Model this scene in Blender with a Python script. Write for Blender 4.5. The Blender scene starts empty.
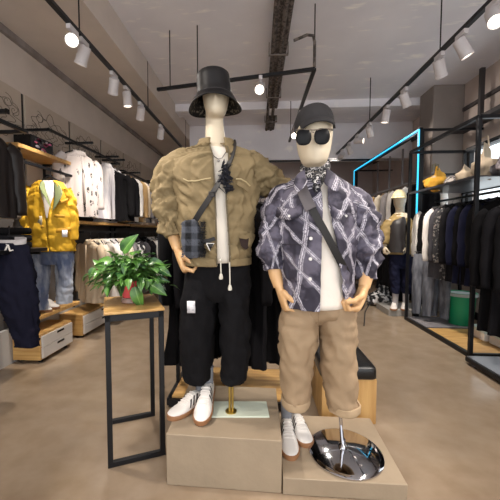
import bpy, bmesh, math, random
from mathutils import Vector as V, Matrix, noise
random.seed(7)
PI = math.pi
SC = bpy.context.scene
COL = SC.collection

# ------------------------------------------------------------------ camera, world, exposure
FOC, PPX, PPY, CAMZ = 330.0, 235.0, 250.0, 1.2
PITCH = math.atan(18 / FOC)
YAW = math.atan(23 / math.hypot(FOC, 18))
FW = V((-math.sin(YAW) * math.cos(PITCH), math.cos(YAW) * math.cos(PITCH), -math.sin(PITCH)))
RT = V((math.cos(YAW), math.sin(YAW), 0))
UP = RT.cross(FW)
cam_data = bpy.data.cameras.new('camera')
cam = bpy.data.objects.new('camera', cam_data)
COL.objects.link(cam)
cam.matrix_world = Matrix(((RT.x, UP.x, -FW.x, 0), (RT.y, UP.y, -FW.y, 0), (RT.z, UP.z, -FW.z, CAMZ), (0, 0, 0, 1)))
cam_data.sensor_width = 36
cam_data.lens = 36 * FOC / 500
cam_data.shift_x = (250 - PPX) / 500
cam_data.shift_y = 0
cam_data.clip_start = 0.02
SC.camera = cam
SC.cycles.diffuse_bounces = 8
CO = V((0, 0, CAMZ))

def ray(px, py): return FW + RT * ((px - PPX) / FOC) - UP * ((py - PPY) / FOC)
def at(px, py, Y):
    d = ray(px, py); return CO + d * (Y / d.y)
def onz(px, py, z):
    d = ray(px, py); return CO + d * ((z - CAMZ) / d.z)
def onx(px, py, X):
    d = ray(px, py); return CO + d * (X / d.x)

SC.view_settings.view_transform = 'Standard'
SC.view_settings.look = 'None'
SC.view_settings.gamma = 1
SC.view_settings.use_curve_mapping = False
SC.view_settings.exposure = 0.25
world = bpy.data.worlds.new('world'); SC.world = world
world.use_nodes = True
wb = world.node_tree.nodes['Background']
wb.inputs[0].default_value = (0.96, 0.98, 1.0, 1)
wb.inputs[1].default_value = 2.25

def lin(c):
    return tuple(((x / 255 + 0.055) / 1.055) ** 2.4 if x > 10.3 else x / 255 / 12.92 for x in c) + (1,)

SPOTK = .75
def spot(name, loc, target, power, size=60, blend=0.6, col=(1, .92, .83), rad=.04, parent=None):
    l = bpy.data.lights.new(name, 'SPOT'); l.energy = power * SPOTK; l.spot_size = math.radians(size); l.spot_blend = blend
    l.color = col; l.shadow_soft_size = rad
    o = bpy.data.objects.new(name, l); COL.objects.link(o)
    o.location = loc
    o.rotation_euler = (V(target) - V(loc)).to_track_quat('-Z', 'Y').to_euler()
    return o

# ------------------------------------------------------------------ materials
MATS = {}
def nt(m): return m.node_tree.nodes, m.node_tree.links
def M(name, col, rough=.6, metal=0, var=0, vs=6, bump=0, bs=60, emit=0, ecol=None, trans=0, spec=.5, sheen=0, coat=0, ior=1.45, stretch=(1, 1, 1), dirt=None, alpha=1):
    if name in MATS: return MATS[name]
    m = bpy.data.materials.new(name); m.use_nodes = True
    N, L = nt(m); b = N['Principled BSDF']
    c = lin(col)
    b.inputs['Base Color'].default_value = c
    b.inputs['Roughness'].default_value = rough
    b.inputs['Metallic'].default_value = metal
    b.inputs['IOR'].default_value = ior
    b.inputs['Specular IOR Level'].default_value = spec
    if trans: b.inputs['Transmission Weight'].default_value = trans
    if sheen: b.inputs['Sheen Weight'].default_value = sheen
    if coat: b.inputs['Coat Weight'].default_value = coat
    if emit:
        b.inputs['Emission Color'].default_value = lin(ecol or col); b.inputs['Emission Strength'].default_value = emit
    if var or bump:
        tc = N.new('ShaderNodeTexCoord'); mp = N.new('ShaderNodeMapping'); mp.inputs['Scale'].default_value = stretch
        L.new(tc.outputs['Object'], mp.inputs['Vector'])
    if var:
        n = N.new('ShaderNodeTexNoise'); n.inputs['Scale'].default_value = vs; n.inputs['Detail'].default_value = 6
        n.inputs['Roughness'].default_value = .6
        L.new(mp.outputs[0], n.inputs['Vector'])
        r = N.new('ShaderNodeValToRGB')
        lo = tuple(max(0, x * (1 - var)) for x in c[:3]) + (1,); hi = tuple(min(1, x * (1 + var)) for x in c[:3]) + (1,)
        if dirt: lo = lin(dirt)
        r.color_ramp.elements[0].position = .3; r.color_ramp.elements[1].position = .7
        r.color_ramp.elements[0].color = lo; r.color_ramp.elements[1].color = hi
        L.new(n.outputs['Fac'], r.inputs[0]); L.new(r.outputs[0], b.inputs['Base Color'])
    if bump:
        n2 = N.new('ShaderNodeTexNoise'); n2.inputs['Scale'].default_value = bs; n2.inputs['Detail'].default_value = 4
        L.new(mp.outputs[0], n2.inputs['Vector'])
        bp = N.new('ShaderNodeBump'); bp.inputs['Strength'].default_value = bump; bp.inputs['Distance'].default_value = .01
        L.new(n2.outputs['Fac'], bp.inputs['Height']); L.new(bp.outputs[0], b.inputs['Normal'])
    MATS[name] = m
    return m

def ramp_mat(name, build, rough=.8):
    """material whose base colour comes from build(N, L) -> output socket"""
    if name in MATS: return MATS[name]
    m = bpy.data.materials.new(name); m.use_nodes = True
    N, L = nt(m); b = N['Principled BSDF']; b.inputs['Roughness'].default_value = rough
    L.new(build(N, L), b.inputs['Base Color'])
    MATS[name] = m
    return m

def mth(N, L, op, a, b=None):
    n = N.new('ShaderNodeMath'); n.operation = op
    for i, x in enumerate((a, b)):
        if x is None: continue
        if isinstance(x, (int, float)): n.inputs[i].default_value = x
        else: L.new(x, n.inputs[i])
    return n.outputs[0]
def mixc(N, L, f, a, b):
    n = N.new('ShaderNodeMix'); n.data_type = 'RGBA'
    for i, x in ((0, f), (6, a), (7, b)):
        if isinstance(x, (int, float)): n.inputs[i].default_value = x
        elif isinstance(x, tuple): n.inputs[i].default_value = x
        else: L.new(x, n.inputs[i])
    return n.outputs[2]
def nz(N, L, vec, scale, detail=4):
    n = N.new('ShaderNodeTexNoise'); n.inputs['Scale'].default_value = scale; n.inputs['Detail'].default_value = detail
    L.new(vec, n.inputs['Vector']); return n.outputs['Fac']
def step(N, L, x, lo, hi):
    n = N.new('ShaderNodeMapRange'); n.inputs[1].default_value = lo; n.inputs[2].default_value = hi
    L.new(x, n.inputs[0]); return n.outputs[0]

def diamond(N, L):
    tc = N.new('ShaderNodeTexCoord'); sp = N.new('ShaderNodeSeparateXYZ'); uv = tc.outputs['UV']
    wob = nz(N, L, uv, 28, 3)
    L.new(uv, sp.inputs[0])
    p = mth(N, L, 'MULTIPLY', sp.outputs[0], 1 / .122); q = mth(N, L, 'MULTIPLY', sp.outputs[1], 1 / .225)
    w2 = mth(N, L, 'MULTIPLY', mth(N, L, 'SUBTRACT', wob, .5), .07)
    ds = []
    for op in ('ADD', 'SUBTRACT'):
        f = mth(N, L, 'FRACT', mth(N, L, 'ADD', mth(N, L, op, p, q), w2))
        ds.append(mth(N, L, 'ABSOLUTE', mth(N, L, 'SUBTRACT', f, .5)))
    d = mth(N, L, 'MINIMUM', ds[0], ds[1])
    band = step(N, L, d, .10, .07)                 # inside the woven band
    fine = nz(N, L, uv, 130, 2)
    core = step(N, L, mth(N, L, 'ABSOLUTE', mth(N, L, 'SUBTRACT', d, .045)), .012, .02)
    core = mth(N, L, 'MULTIPLY', core, step(N, L, fine, .36, .5))
    blot = step(N, L, nz(N, L, uv, 9, 5), .47, .56)
    base = mixc(N, L, blot, lin((46, 42, 55)), lin((92, 87, 101)))
    light = mixc(N, L, core, lin((104, 99, 112)), lin((194, 189, 197)))
    return mixc(N, L, band, base, light)

def bandana(N, L):
    tc = N.new('ShaderNodeTexCoord'); uv = tc.outputs['UV']
    v = N.new('ShaderNodeTexVoronoi'); v.inputs['Scale'].default_value = 42; L.new(uv, v.inputs['Vector'])
    a = step(N, L, mth(N, L, 'SINE', mth(N, L, 'MULTIPLY', v.outputs['Distance'], 16)), .1, .35)
    b = step(N, L, nz(N, L, uv, 30, 2), .42, .55)
    return mixc(N, L, mth(N, L, 'MULTIPLY', a, b), lin((28, 27, 30)), lin((205, 200, 198)))

def specks(N, L):
    tc = N.new('ShaderNodeTexCoord'); uv = tc.outputs['UV']
    mp = N.new('ShaderNodeMapping'); mp.inputs['Rotation'].default_value = (0, 0, .6); mp.inputs['Scale'].default_value = (1.7, .8, 1)
    L.new(uv, mp.inputs['Vector'])
    v = N.new('ShaderNodeTexVoronoi'); v.inputs['Scale'].default_value = 10; L.new(mp.outputs[0], v.inputs['Vector'])
    a = step(N, L, v.outputs['Distance'], .32, .25)
    b = step(N, L, nz(N, L, uv, 60, 2), .4, .5)
    return mixc(N, L, mth(N, L, 'MULTIPLY', a, b), lin((196, 185, 180)), lin((34, 30, 32)))

def plaid(N, L):
    tc = N.new('ShaderNodeTexCoord'); sp = N.new('ShaderNodeSeparateXYZ'); L.new(tc.outputs['Object'], sp.inputs[0])
    s1 = step(N, L, mth(N, L, 'SINE', mth(N, L, 'MULTIPLY', sp.outputs[0], 105)), -.3, .3)
    s2 = step(N, L, mth(N, L, 'SINE', mth(N, L, 'MULTIPLY', sp.outputs[2], 105)), -.3, .3)
    k = mth(N, L, 'MULTIPLY', mth(N, L, 'ADD', s1, s2), .5)
    return mixc(N, L, k, lin((24, 25, 29)), lin((88, 91, 100)))

def blotch(c1, c2, scale, lo=.45, hi=.55):
    def f(N, L):
        tc = N.new('ShaderNodeTexCoord')
        return mixc(N, L, step(N, L, nz(N, L, tc.outputs['Object'], scale, 3), lo, hi), lin(c1), lin(c2))
    return f

def denim(c1, c2, s=9):
    def f(N, L):
        tc = N.new('ShaderNodeTexCoord'); mp = N.new('ShaderNodeMapping'); mp.inputs['Scale'].default_value = (1, 1, .3)
        L.new(tc.outputs['Object'], mp.inputs[0])
        return mixc(N, L, step(N, L, nz(N, L, mp.outputs[0], s, 6), .4, .62), lin(c1), lin(c2))
    return f

def woodm(name, col, dark, rough=.45, axis=(1, 12, 12), sc=3):
    def f(N, L):
        tc = N.new('ShaderNodeTexCoord'); mp = N.new('ShaderNodeMapping'); mp.inputs['Scale'].default_value = axis
        L.new(tc.outputs['Object'], mp.inputs[0])
        return mixc(N, L, step(N, L, nz(N, L, mp.outputs[0], sc, 5), .35, .68), lin(dark), lin(col))
    return ramp_mat(name, f, rough)

# ------------------------------------------------------------------ geometry
class G:
    def __init__(s): s.v = []; s.f = []; s.uv = []
    def add(s, pts, faces, uvs=None):
        n = len(s.v); s.v += [V(p) for p in pts]
        s.uv += (uvs if uvs else [(p[0], p[2]) for p in pts])
        s.f += [tuple(i + n for i in f) for f in faces]
        return s
    def grid(s, rows, close=False, cap=(0, 0), uvs=None):
        nc = len(rows[0]); nr = len(rows); F = []
        for i in range(nr - 1):
            for j in range(nc if close else nc - 1):
                k = (j + 1) % nc
                F.append((i * nc + j, i * nc + k, (i + 1) * nc + k, (i + 1) * nc + j))
        if cap[0]: F.append(tuple(reversed(range(nc))))
        if cap[1]: F.append(tuple((nr - 1) * nc + j for j in range(nc)))
        s.add([p for r in rows for p in r], F, [u for r in uvs for u in r] if uvs else None)
        return s
    def box(s, c, d, rot=0, tilt=None):
        c = V(c); R = Matrix.Rotation(rot, 3, 'Z')
        if tilt is not None: R = tilt
        P = [c + R @ V((x * d[0] / 2, y * d[1] / 2, z * d[2] / 2)) for z in (-1, 1) for y in (-1, 1) for x in (-1, 1)]
        return s.add(P, [(0, 2, 3, 1), (4, 5, 7, 6), (0, 1, 5, 4), (2, 6, 7, 3), (0, 4, 6, 2), (1, 3, 7, 5)])
    def prism(s, poly, z0, z1):
        n = len(poly)
        P = [V((p[0], p[1], z0)) for p in poly] + [V((p[0], p[1], z1)) for p in poly]
        F = [tuple(reversed(range(n))), tuple(range(n, 2 * n))] + [(i, (i + 1) % n, n + (i + 1) % n, n + i) for i in range(n)]
        return s.add(P, F)
    def bar(s, a, b, w, h=None, up=(0, 0, 1)):
        a, b = V(a), V(b); h = h or w; d = (b - a).normalized(); u = V(up)
        if abs(d.dot(u)) > .95: u = V((1, 0, 0))
        x = d.cross(u).normalized(); y = x.cross(d)
        P = [q + x * (i * w / 2) + y * (j * h / 2) for q in (a, b) for i, j in ((-1, -1), (1, -1), (1, 1), (-1, 1))]
        return s.add(P, [(3, 2, 1, 0), (4, 5, 6, 7), (0, 1, 5, 4), (1, 2, 6, 5), (2, 3, 7, 6), (3, 0, 4, 7)])
    def tube(s, path, rad, seg=12, flat=1.0, side=None, round_ends=False, jit=0, f=7):
        path = [V(p) for p in path]; n = len(path)
        if not isinstance(rad, (list, tuple)): rad = [rad] * n
        rad = list(rad)
        if round_ends:
            d0 = (path[0] - path[1]).normalized(); d1 = (path[-1] - path[-2]).normalized(); r0, r1 = rad[0], rad[-1]
            path = [path[0] + d0 * r0 * .98, path[0] + d0 * r0 * .7] + path + [path[-1] + d1 * r1 * .7, path[-1] + d1 * r1 * .98]
            rad = [r0 * .15, r0 * .7] + rad + [r1 * .7, r1 * .15]; n = len(path)
        rows = []; uvs = []; px = None; acc = 0
        for i in range(n):
            t = (path[min(i + 1, n - 1)] - path[max(i - 1, 0)]).normalized()
            if px is None:
                u = V(side) if side else (V((0, 0, 1)) if abs(t.z) < .9 else V((1, 0, 0)))
                px = (u - t * u.dot(t)).normalized()
            else: px = (px - t * px.dot(t)).normalized()
            py = t.cross(px)
            if i: acc += (path[i] - path[i - 1]).length
            row = []; ur = []
            for k in range(seg):
                a = 2 * PI * k / seg
                r = rad[i]
                q = path[i] + px * (math.cos(a) * r) + py * (math.sin(a) * r * flat)
                if jit: q += (q - path[i]) * (jit * noise.noise(q * f))
                row.append(q); ur.append((a / 2 / PI * 2 * PI * rad[n // 2], acc))
            rows.append(row); uvs.append(ur)
        return s.grid(rows, True, (1, 1), uvs)
    def lathe(s, c, prof, seg=32, tilt=None, sx=1, sy=1):
        c = V(c); rows = []
        for r, z in prof:
            row = []
            for k in range(seg):
                a = 2 * PI * k / seg; p = V((math.cos(a) * r * sx, math.sin(a) * r * sy, z))
                if tilt is not None: p = tilt @ p
                row.append(c + p)
            rows.append(row)
        return s.grid(rows, True, (1, 1))
    def ball(s, c, r, seg=16, tilt=None):
        rx, ry, rz = r if isinstance(r, (tuple, list)) else (r, r, r)
        n = seg // 2; prof = [(max(.02, math.sin(PI * i / n)), -math.cos(PI * i / n)) for i in range(n + 1)]
        c = V(c); rows = []
        for pr, pz in prof:
            row = []
            for k in range(seg):
                a = 2 * PI * k / seg; p = V((math.cos(a) * pr * rx, math.sin(a) * pr * ry, pz * rz))
                if tilt is not None: p = tilt @ p
                row.append(c + p)
            rows.append(row)
        return s.grid(rows, True, (1, 1))
    def ribbon(s, path, wv, w, th=.003):
        """flat strap along path; wv = width direction per point or one vector"""
        path = [V(p) for p in path]; n = len(path); rows = []
        for i in range(n):
            t = (path[min(i + 1, n - 1)] - path[max(i - 1, 0)]).normalized()
            x = V(wv[i] if isinstance(wv, list) else wv); x = (x - t * x.dot(t)).normalized(); y = t.cross(x)
            rows.append([path[i] + x * (a * w / 2) + y * (b * th / 2) for a, b in ((-1, -1), (1, -1), (1, 1), (-1, 1))])
        return s.grid(rows, True, (1, 1))

def mesh(name, g, mat=None, off=V((0, 0, 0)), sharp=40, recalc=True):
    me = bpy.data.meshes.new(name)
    me.from_pydata([tuple(p - off) for p in g.v], [], g.f)
    uvl = me.uv_layers.new(name='UVMap')
    for lp in me.loops: uvl.data[lp.index].uv = g.uv[lp.vertex_index]
    if recalc:
        bm = bmesh.new(); bm.from_mesh(me); bmesh.ops.recalc_face_normals(bm, faces=bm.faces); bm.to_mesh(me); bm.free()
    me.polygons.foreach_set('use_smooth', [True] * len(me.polygons))
    me.set_sharp_from_angle(angle=math.radians(sharp))
    if mat: me.materials.append(mat)
    return me
def obj(name, g, mat, parent=None, kind=None, bevel=0, solid=0, sub=0, sharp=40, label=None, voxel=0):
    off = parent_loc(parent) if parent else V((0, 0, 0))
    o = bpy.data.objects.new(name, mesh(name, g, mat, off, sharp)); COL.objects.link(o)
    if parent: o.parent = parent
    if kind: o['kind'] = kind
    if label: o['label'] = label
    if voxel:
        m = o.modifiers.new('r', 'REMESH'); m.mode = 'VOXEL'; m.voxel_size = voxel; m.use_smooth_shade = True
        m = o.modifiers.new('s', 'SMOOTH'); m.factor = .5; m.iterations = 4
    if solid:
        m = o.modifiers.new('t', 'SOLIDIFY'); m.thickness = solid; m.offset = 0
    if bevel:
        m = o.modifiers.new('b', 'BEVEL'); m.width = bevel; m.segments = 2; m.limit_method = 'ANGLE'; m.angle_limit = math.radians(50)
    if sub:
        m = o.modifiers.new('u', 'SUBSURF'); m.levels = sub; m.render_levels = sub
    return o
def parent_loc(p):
    l = V((0, 0, 0))
    while p: l += p.location; p = p.parent
    return l
def thing(name, label, cat, loc=(0, 0, 0), group=None):
    o = bpy.data.objects.new(name, None); COL.objects.link(o); o.location = loc; o.empty_display_size = .05
    return tag(o, label, cat, group)
def tag(o, label, cat, group=None):
    o['label'] = label; o['category'] = cat
    if group: o['group'] = group
    return o
def solo(name, g, mat, label, cat, group=None, **k):
    """a thing that is one mesh, with its origin at its base"""
    lo = V((sum(p.x for p in g.v) / len(g.v), sum(p.y for p in g.v) / len(g.v), min(p.z for p in g.v)))
    class P: pass
    o = bpy.data.objects.new(name, mesh(name, g, mat, lo, k.get('sharp', 40))); COL.objects.link(o); o.location = lo
    if k.get('bevel'):
        m = o.modifiers.new('b', 'BEVEL'); m.width = k['bevel']; m.segments = 2; m.limit_method = 'ANGLE'; m.angle_limit = math.radians(50)
    if k.get('sub'):
        m = o.modifiers.new('u', 'SUBSURF'); m.levels = k['sub']; m.render_levels = k['sub']
    return tag(o, label, cat, group)
def cr(keys, n):
    """Catmull-Rom through tuples of floats / Vectors -> n samples"""
    out = []; m = len(keys) - 1
    for i in range(n):
        t = i / (n - 1) * m; k = min(int(t), m - 1); u = t - k
        p0, p1, p2, p3 = keys[max(k - 1, 0)], keys[k], keys[k + 1], keys[min(k + 2, m)]
        f = lambda a, b, c, d: .5 * (2 * b + (c - a) * u + (2 * a - 5 * b + 4 * c - d) * u * u + (3 * b - a - 3 * c + d) * u ** 3)
        if isinstance(p0, V): out.append(f(p0, p1, p2, p3))
        else: out.append(tuple(f(*z) for z in zip(p0, p1, p2, p3)))
    return out

# ------------------------------------------------------------------ setting
WL, WR, CEIL, FAR, NEAR = -2.3, 3.0, 3.35, 9.0, -1.6
def floor_col(N, L):
    tc = N.new('ShaderNodeTexCoord'); p = tc.outputs['Object']
    a = step(N, L, nz(N, L, p, 1.1, 6), .3, .7); b = step(N, L, nz(N, L, p, 7, 8), .35, .7)
    c = mixc(N, L, a, lin((134, 114, 93)), lin((153, 134, 112)))
    return mixc(N, L, mth(N, L, 'MULTIPLY', b, .35), c, lin((172, 156, 136)))
mfloor = ramp_mat('polished_concrete', floor_col, .22)
def ceil_col(N, L):
    tc = N.new('ShaderNodeTexCoord'); p = tc.outputs['Object']
    mp = N.new('ShaderNodeMapping'); mp.inputs['Scale'].default_value = (1, 3, 1); mp.inputs['Rotation'].default_value = (0, 0, .5); L.new(p, mp.inputs[0])
    c = mixc(N, L, step(N, L, nz(N, L, p, 1.5, 7), .3, .7), lin((222, 219, 224)), lin((235, 232, 236)))
    return mixc(N, L, step(N, L, nz(N, L, mp.outputs[0], 3.2, 9), .6, .72), c, lin((250, 246, 243)))
mceil = ramp_mat('raw_concrete_ceiling', ceil_col, .85)
mplast = M('grey_plaster', (206, 194, 184), .8, var=.08, vs=2)
mpanel = M('taupe_wall_panel', (186, 171, 156), .7, var=.08, vs=3)
mrwall = M('taupe_right_wall', (190, 174, 165), .75, var=.1, vs=2)
mlower = M('dark_lower_wall', (70, 66, 64), .8, var=.1, vs=3)
mskirt = M('pale_skirting', (176, 172, 168), .6)
mblack = M('black_steel', (24, 24, 27), .42, .3)
mblackb = M('black_gloss', (14, 14, 16), .25)
mwhite = M('white_lamp_metal', (206, 200, 200), .45)
mwood = woodm('oak_board', (206, 166, 104), (176, 132, 74))
mwoodx = woodm('oak_veneer', (198, 158, 100), (172, 130, 76), axis=(10, 10, 1))

def st(name, g, mat, parent=None, **k): return obj(name, g, mat, parent, kind='structure' if not parent else None, **k)
st('floor', G().box((.35, 3.7, -.05), (5.5, 10.8, .1)), mfloor)
st('ceiling', G().box((.35, 3.7, CEIL + .05), (5.5, 10.8, .1)), mceil)
wl = st('wall_left', G().box((WL - .06, 3.7, CEIL / 2), (.12, 10.8, CEIL)), mplast)
st('wall_far', G().box((.35, FAR + .06, CEIL / 2), (5.5, .12, CEIL)), M('far_wall', (186, 174, 172), .8, var=.08, vs=2))
# panels on the left wall, dark seams between them
yy = [1.6, 2.38, 3.12, 3.92, 4.72, 5.52, 6.32, 7.12, 7.92, 8.9]
g = G()
for a, b in zip(yy, yy[1:]): g.box((WL + .012, (a + b) / 2, 1.94), (.024, b - a - .05, 1.2))
st('wall_panels', g, mpanel, wl, bevel=.003)
st('wall_seam', G().box((WL + .003, 5.3, 1.94), (.006, 7.3, 1.2)), mblack, wl)
st('lower_panel', G().box((WL + .01, 5.2, .69), (.02, 7.4, 1.26)), mlower, wl)
g = G()
for y0 in (2.75, 3.52, 4.32, 5.12, 5.92):
    c = V((WL + .028, y0, 2.26))
    for rr, k in ((.09, 5), (.16, 7), (.23, 9), (.05, 3)):
        pts = []
        for i in range(70):
            a = 2 * PI * i / 69; r = rr * (1 + .28 * math.sin(k * a + y0) * math.cos(2 * a)); pts.append(c + V((0, math.cos(a) * r * 1.3, math.sin(a) * r * .75)))
        g.tube(pts, .0022, 4)
    for i in range(4):
        a = random.uniform(0, 6.28); q = c + V((0, math.cos(a) * .27, math.sin(a) * .16))
        g.tube([q + V((0, .06 * math.cos(t) * t / 6, .05 * math.sin(t) * t / 6)) for t in [x * .35 for x in range(24)]], .002, 4)
st('line_drawing', g, M('drawing_ink', (52, 46, 44), .8), wl)
st('trim_1', G().box(((WL - 1.40) / 2, 3.7, (3.04 + CEIL) / 2), (-1.40 - WL, 10.7, CEIL - 3.04)), mplast)
def stain(N, L):
    tc = N.new('ShaderNodeTexCoord')
    return mixc(N, L, step(N, L, nz(N, L, tc.outputs['Object'], 4, 8), .45, .7), lin((128, 118, 114)), lin((160, 150, 146)))
st('trim_2', G().box((WL + .02, 5, 3.01), (.04, 7.8, .06)), ramp_mat('stained_joint', stain))
st('baseboard_left', G().box((WL + .03, 3.7, .16), (.06, 10.6, .32)), mskirt)
# ceiling beams
st('beam_1', G().box((.8, 5.75, 3.30), (4.4, .3, .14)), mceil)
st('beam_2', G().box((.8, 6.9, 3.0), (4.4, .25, .7)), mceil)
st('trim_3', G().box((.5, 6.76, 2.62), (3.6, .03, .03)), mblack)
# right wall with the window opening
wy0, wy1, wz0, wz1 = 2.4, 5.05, .75, 2.4
g = G()
g.box((WR + .06, (NEAR + wy0) / 2, CEIL / 2), (.12, wy0 - NEAR, CEIL)); g.box((WR + .06, (wy1 + 9.1) / 2, CEIL / 2), (.12, 9.1 - wy1, CEIL))
g.box((WR + .06, (wy0 + wy1) / 2, wz0 / 2), (.12, wy1 - wy0, wz0)); g.box((WR + .06, (wy0 + wy1) / 2, (wz1 + CEIL) / 2), (.12, wy1 - wy0, CEIL - wz1))
wr = st('wall_right', g, mrwall)
w1 = obj('window_1', G().bar((WR + .03, wy0, wz1 - .03), (WR + .03, wy1, wz1 - .03), .08, .07).bar((WR + .03, wy0, wz0 + .03), (WR + .03, wy1, wz0 + .03), .08, .06)
         .bar((WR + .03, wy0 + .03, wz0), (WR + .03, wy0 + .03, wz1), .08, .06).bar((WR + .03, wy1 - .03, wz0), (WR + .03, wy1 - .03, wz1), .08, .06)
         .bar((WR + .03, 3.55, wz0), (WR + .03, 3.55, wz1), .06, .05).bar((WR + .03, wy0, 2.05), (WR + .03, wy1, 2.05), .06, .045), mblack, kind='structure')
def glassm():
    m = bpy.data.materials.new('window_glass'); m.use_nodes = True; N, L = nt(m); N.remove(N['Principled BSDF'])
    t = N.new('ShaderNodeBsdfTransparent'); t.inputs[0].default_value = (.93, .96, .97, 1); gl = N.new('ShaderNodeBsdfGlossy'); gl.inputs['Roughness'].default_value = .03
    mx = N.new('ShaderNodeMixShader'); mx.inputs[0].default_value = .06
    L.new(t.outputs[0], mx.inputs[1]); L.new(gl.outputs[0], mx.inputs[2]); L.new(mx.outputs[0], N['Material Output'].inputs[0]); return m
obj('window_pane', G().box((WR + .03, (wy0 + wy1) / 2, (wz0 + wz1) / 2), (.008, wy1 - wy0 - .04, wz1 - wz0 - .04)), glassm(), w1)
st('baseboard_right', G().box((WR - .01, 3.7, .05), (.02, 10.6, .1)), mblack)
# column, top band and pipe along the right wall
st('column', G().box((2.78, 5.35, CEIL / 2), (.44, .42, CEIL)), M('column_plaster', (134, 124, 118), .8, var=.08, vs=3), bevel=.01)
st('trim_4', G().box((WR - .015, 3.7, 2.98), (.03, 10.4, .05)), M('dark_band', (64, 57, 56), .7))
st('trim_5', G().box((WR - .1, 3.2, 2.66), (.2, 4.2, .05)).box((WR - .1, 4.62, 2.95), (.05, .05, .75)), M('dark_ledge', (58, 52, 52), .6))
# ------------------------------------------------------------------ ceiling: cable tray, tracks, track spotlights
t = thing('cable_tray', 'dusty dark cable tray running along the middle of the ceiling', 'cable tray', (.22, 3.3, 3.2))
mdust = ramp_mat('dusty_pipe', blotch((62, 54, 50), (112, 102, 96), 26))
for i, x in enumerate((.16, .2, .245, .29)):
    obj('pipe', G().tube([(x, .7 + .0 * i, 3.24 + .02 * (i % 2)), (x, 3.5, 3.24 + .02 * (i % 2)), (x, 6.75, 3.24 + .02 * (i % 2))], .026, 10), mdust, t)
for y in (1.6, 2.75, 3.9, 5.1, 6.2):
    obj('strap', G().box((.225, y, 3.215), (.22, .03, .012)).box((.118, y, 3.28), (.01, .03, .14)).box((.332, y, 3.28), (.01, .03, .14)), M('tray_strap', (120, 110, 104), .6), t)

TZ = 2.75
def track(name, label, pts, rods, grp='lighting tracks'):
    t = thing(name, label, 'lighting track', V(pts[0]), grp)
    g = G()
    for a, b in zip(pts, pts[1:]): g.bar(a, b, .036, .03)
    obj('rail', g, mblack, t, bevel=.002)
    for r in rods: obj('suspension_rod', G().tube([r, (r[0], r[1], CEIL)], .006, 6), mblack, t)
    return t
LX, RX = -1.40, 1.56
track('lighting_track', 'long black lighting track above the left clothes wall', [(LX, -1.2, TZ), (LX, 8.2, TZ)], [(LX, y, TZ) for y in (.4, 2.58, 4.2, 6.4)])
track('lighting_track', 'long black lighting track above the right clothes racks', [(RX, -1.2, TZ), (RX, 8.2, TZ)], [(RX, y, TZ) for y in (.5, 3.05, 4.85, 7.0)])
ya = at(170, 82, 3.3); 
track('lighting_track', 'short black cross track behind the bucket hat with bent conduit', [(-1.1, 3.62, TZ), (.53, 3.28, TZ), (.53, 5.8, TZ)],
      [(-.95, 3.59, TZ), (-.64, 3.525, TZ), (.53, 3.28, TZ), (.53, 5.6, TZ)])
t = solo('conduit', G().tube([(.34, 3.35, 3.06), (.46, 3.3, 3.08), (.515, 3.28, 3.06), (.53, 3.28, 3.0), (.53, 3.28, 2.77)], .014, 8), mdust, 'bent dark conduit joining cable tray to the cross track corner', 'conduit')

mlens = M('lamp_lens', (255, 244, 226), .4, emit=9)
mlensd = M('lamp_lens_side', (255, 240, 222), .4, emit=3.2)
def head(y, x, label, aim, power=0, grp=None, lens=None, z=TZ, size=60, s=.84):
    top = V((x, y, z - .015)); piv = top + V((0, 0, -.11 * s))
    d = (V(aim) - piv).normalized()
    t = thing('track_spotlight', label, 'spotlight', top, grp)
    obj('adapter', G().box(top + V((0, 0, -.018)), (.034, .12, .036)), mwhite, t, bevel=.003)
    obj('arm', G().tube([top + V((0, 0, -.03)), piv + V((0, 0, .02))], .011, 8).box(piv + V((0, 0, .02)), (.03, .03, .05)), mwhite, t)
    q = d.to_track_quat('Z', 'X').to_matrix()
    prof = [(.0505, -.075), (.054, -.07), (.054, .075), (.058, .078), (.058, .098), (.052, .098), (.047, .085)]
    c = piv + d * .02
    obj('housing', G().lathe(c, [(r * s, zz * s) for r, zz in prof], 24, q), mwhite, t)
    obj('lens', G().lathe(c, [(.0465 * s, .086 * s), (.04 * s, .09 * s), (.001, .0915 * s)], 20, q), lens or mlensd, t)
    if power:
        l = spot('lamp', c + d * (.105 * s), aim, power, size); 
    return t
m1p, m2p = V((-.2, 1.7, 1.3)), V((.36, 1.65, 1.2))
# left track
L_ = [(.85, (-.2, 1.72, 1.3), 66, 'white track spotlight on the left track beyond the frame top', 58),
      (onx(73, 50, LX).y, (-.5, .6, 1.6), 25, 'lit white spotlight facing forward on the left track near the frame corner', 70),
      (onx(84, 60, LX).y, (-1.9, 2.85, 1.55), 190, 'white spotlight angled at the yellow parka, beside the lit one on the left track', 44),
      (onx(114, 85, LX).y, (-2.1, 4.2, 1.0), 30, 'white spotlight on the left track nearest the first ceiling rod', 65),
      (onx(127, 98, LX).y, (-1.3, 3.8, 0), 190, 'white spotlight pointing down between two heads of the left track', 105),
      (onx(141, 115, LX).y, (-2.1, 5.2, 1.0), 40, 'small white spotlight on the left track above the pale denim shirts', 65),
      (onx(161, 135, LX).y, (-2.1, 6.2, 1.0), 40, 'farthest clear white spotlight on the left track beside the olive shoulder', 65)]
for y, a, p, lb, sz in L_: head(y, LX, lb, a, p, 'left track spotlights', mlens if p == 25 else None, size=sz)
head(1.25, LX, 'white track spotlight above the table on the left track', (-.9, 2.2, .2), 60, 'left track spotlights', size=70)
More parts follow.
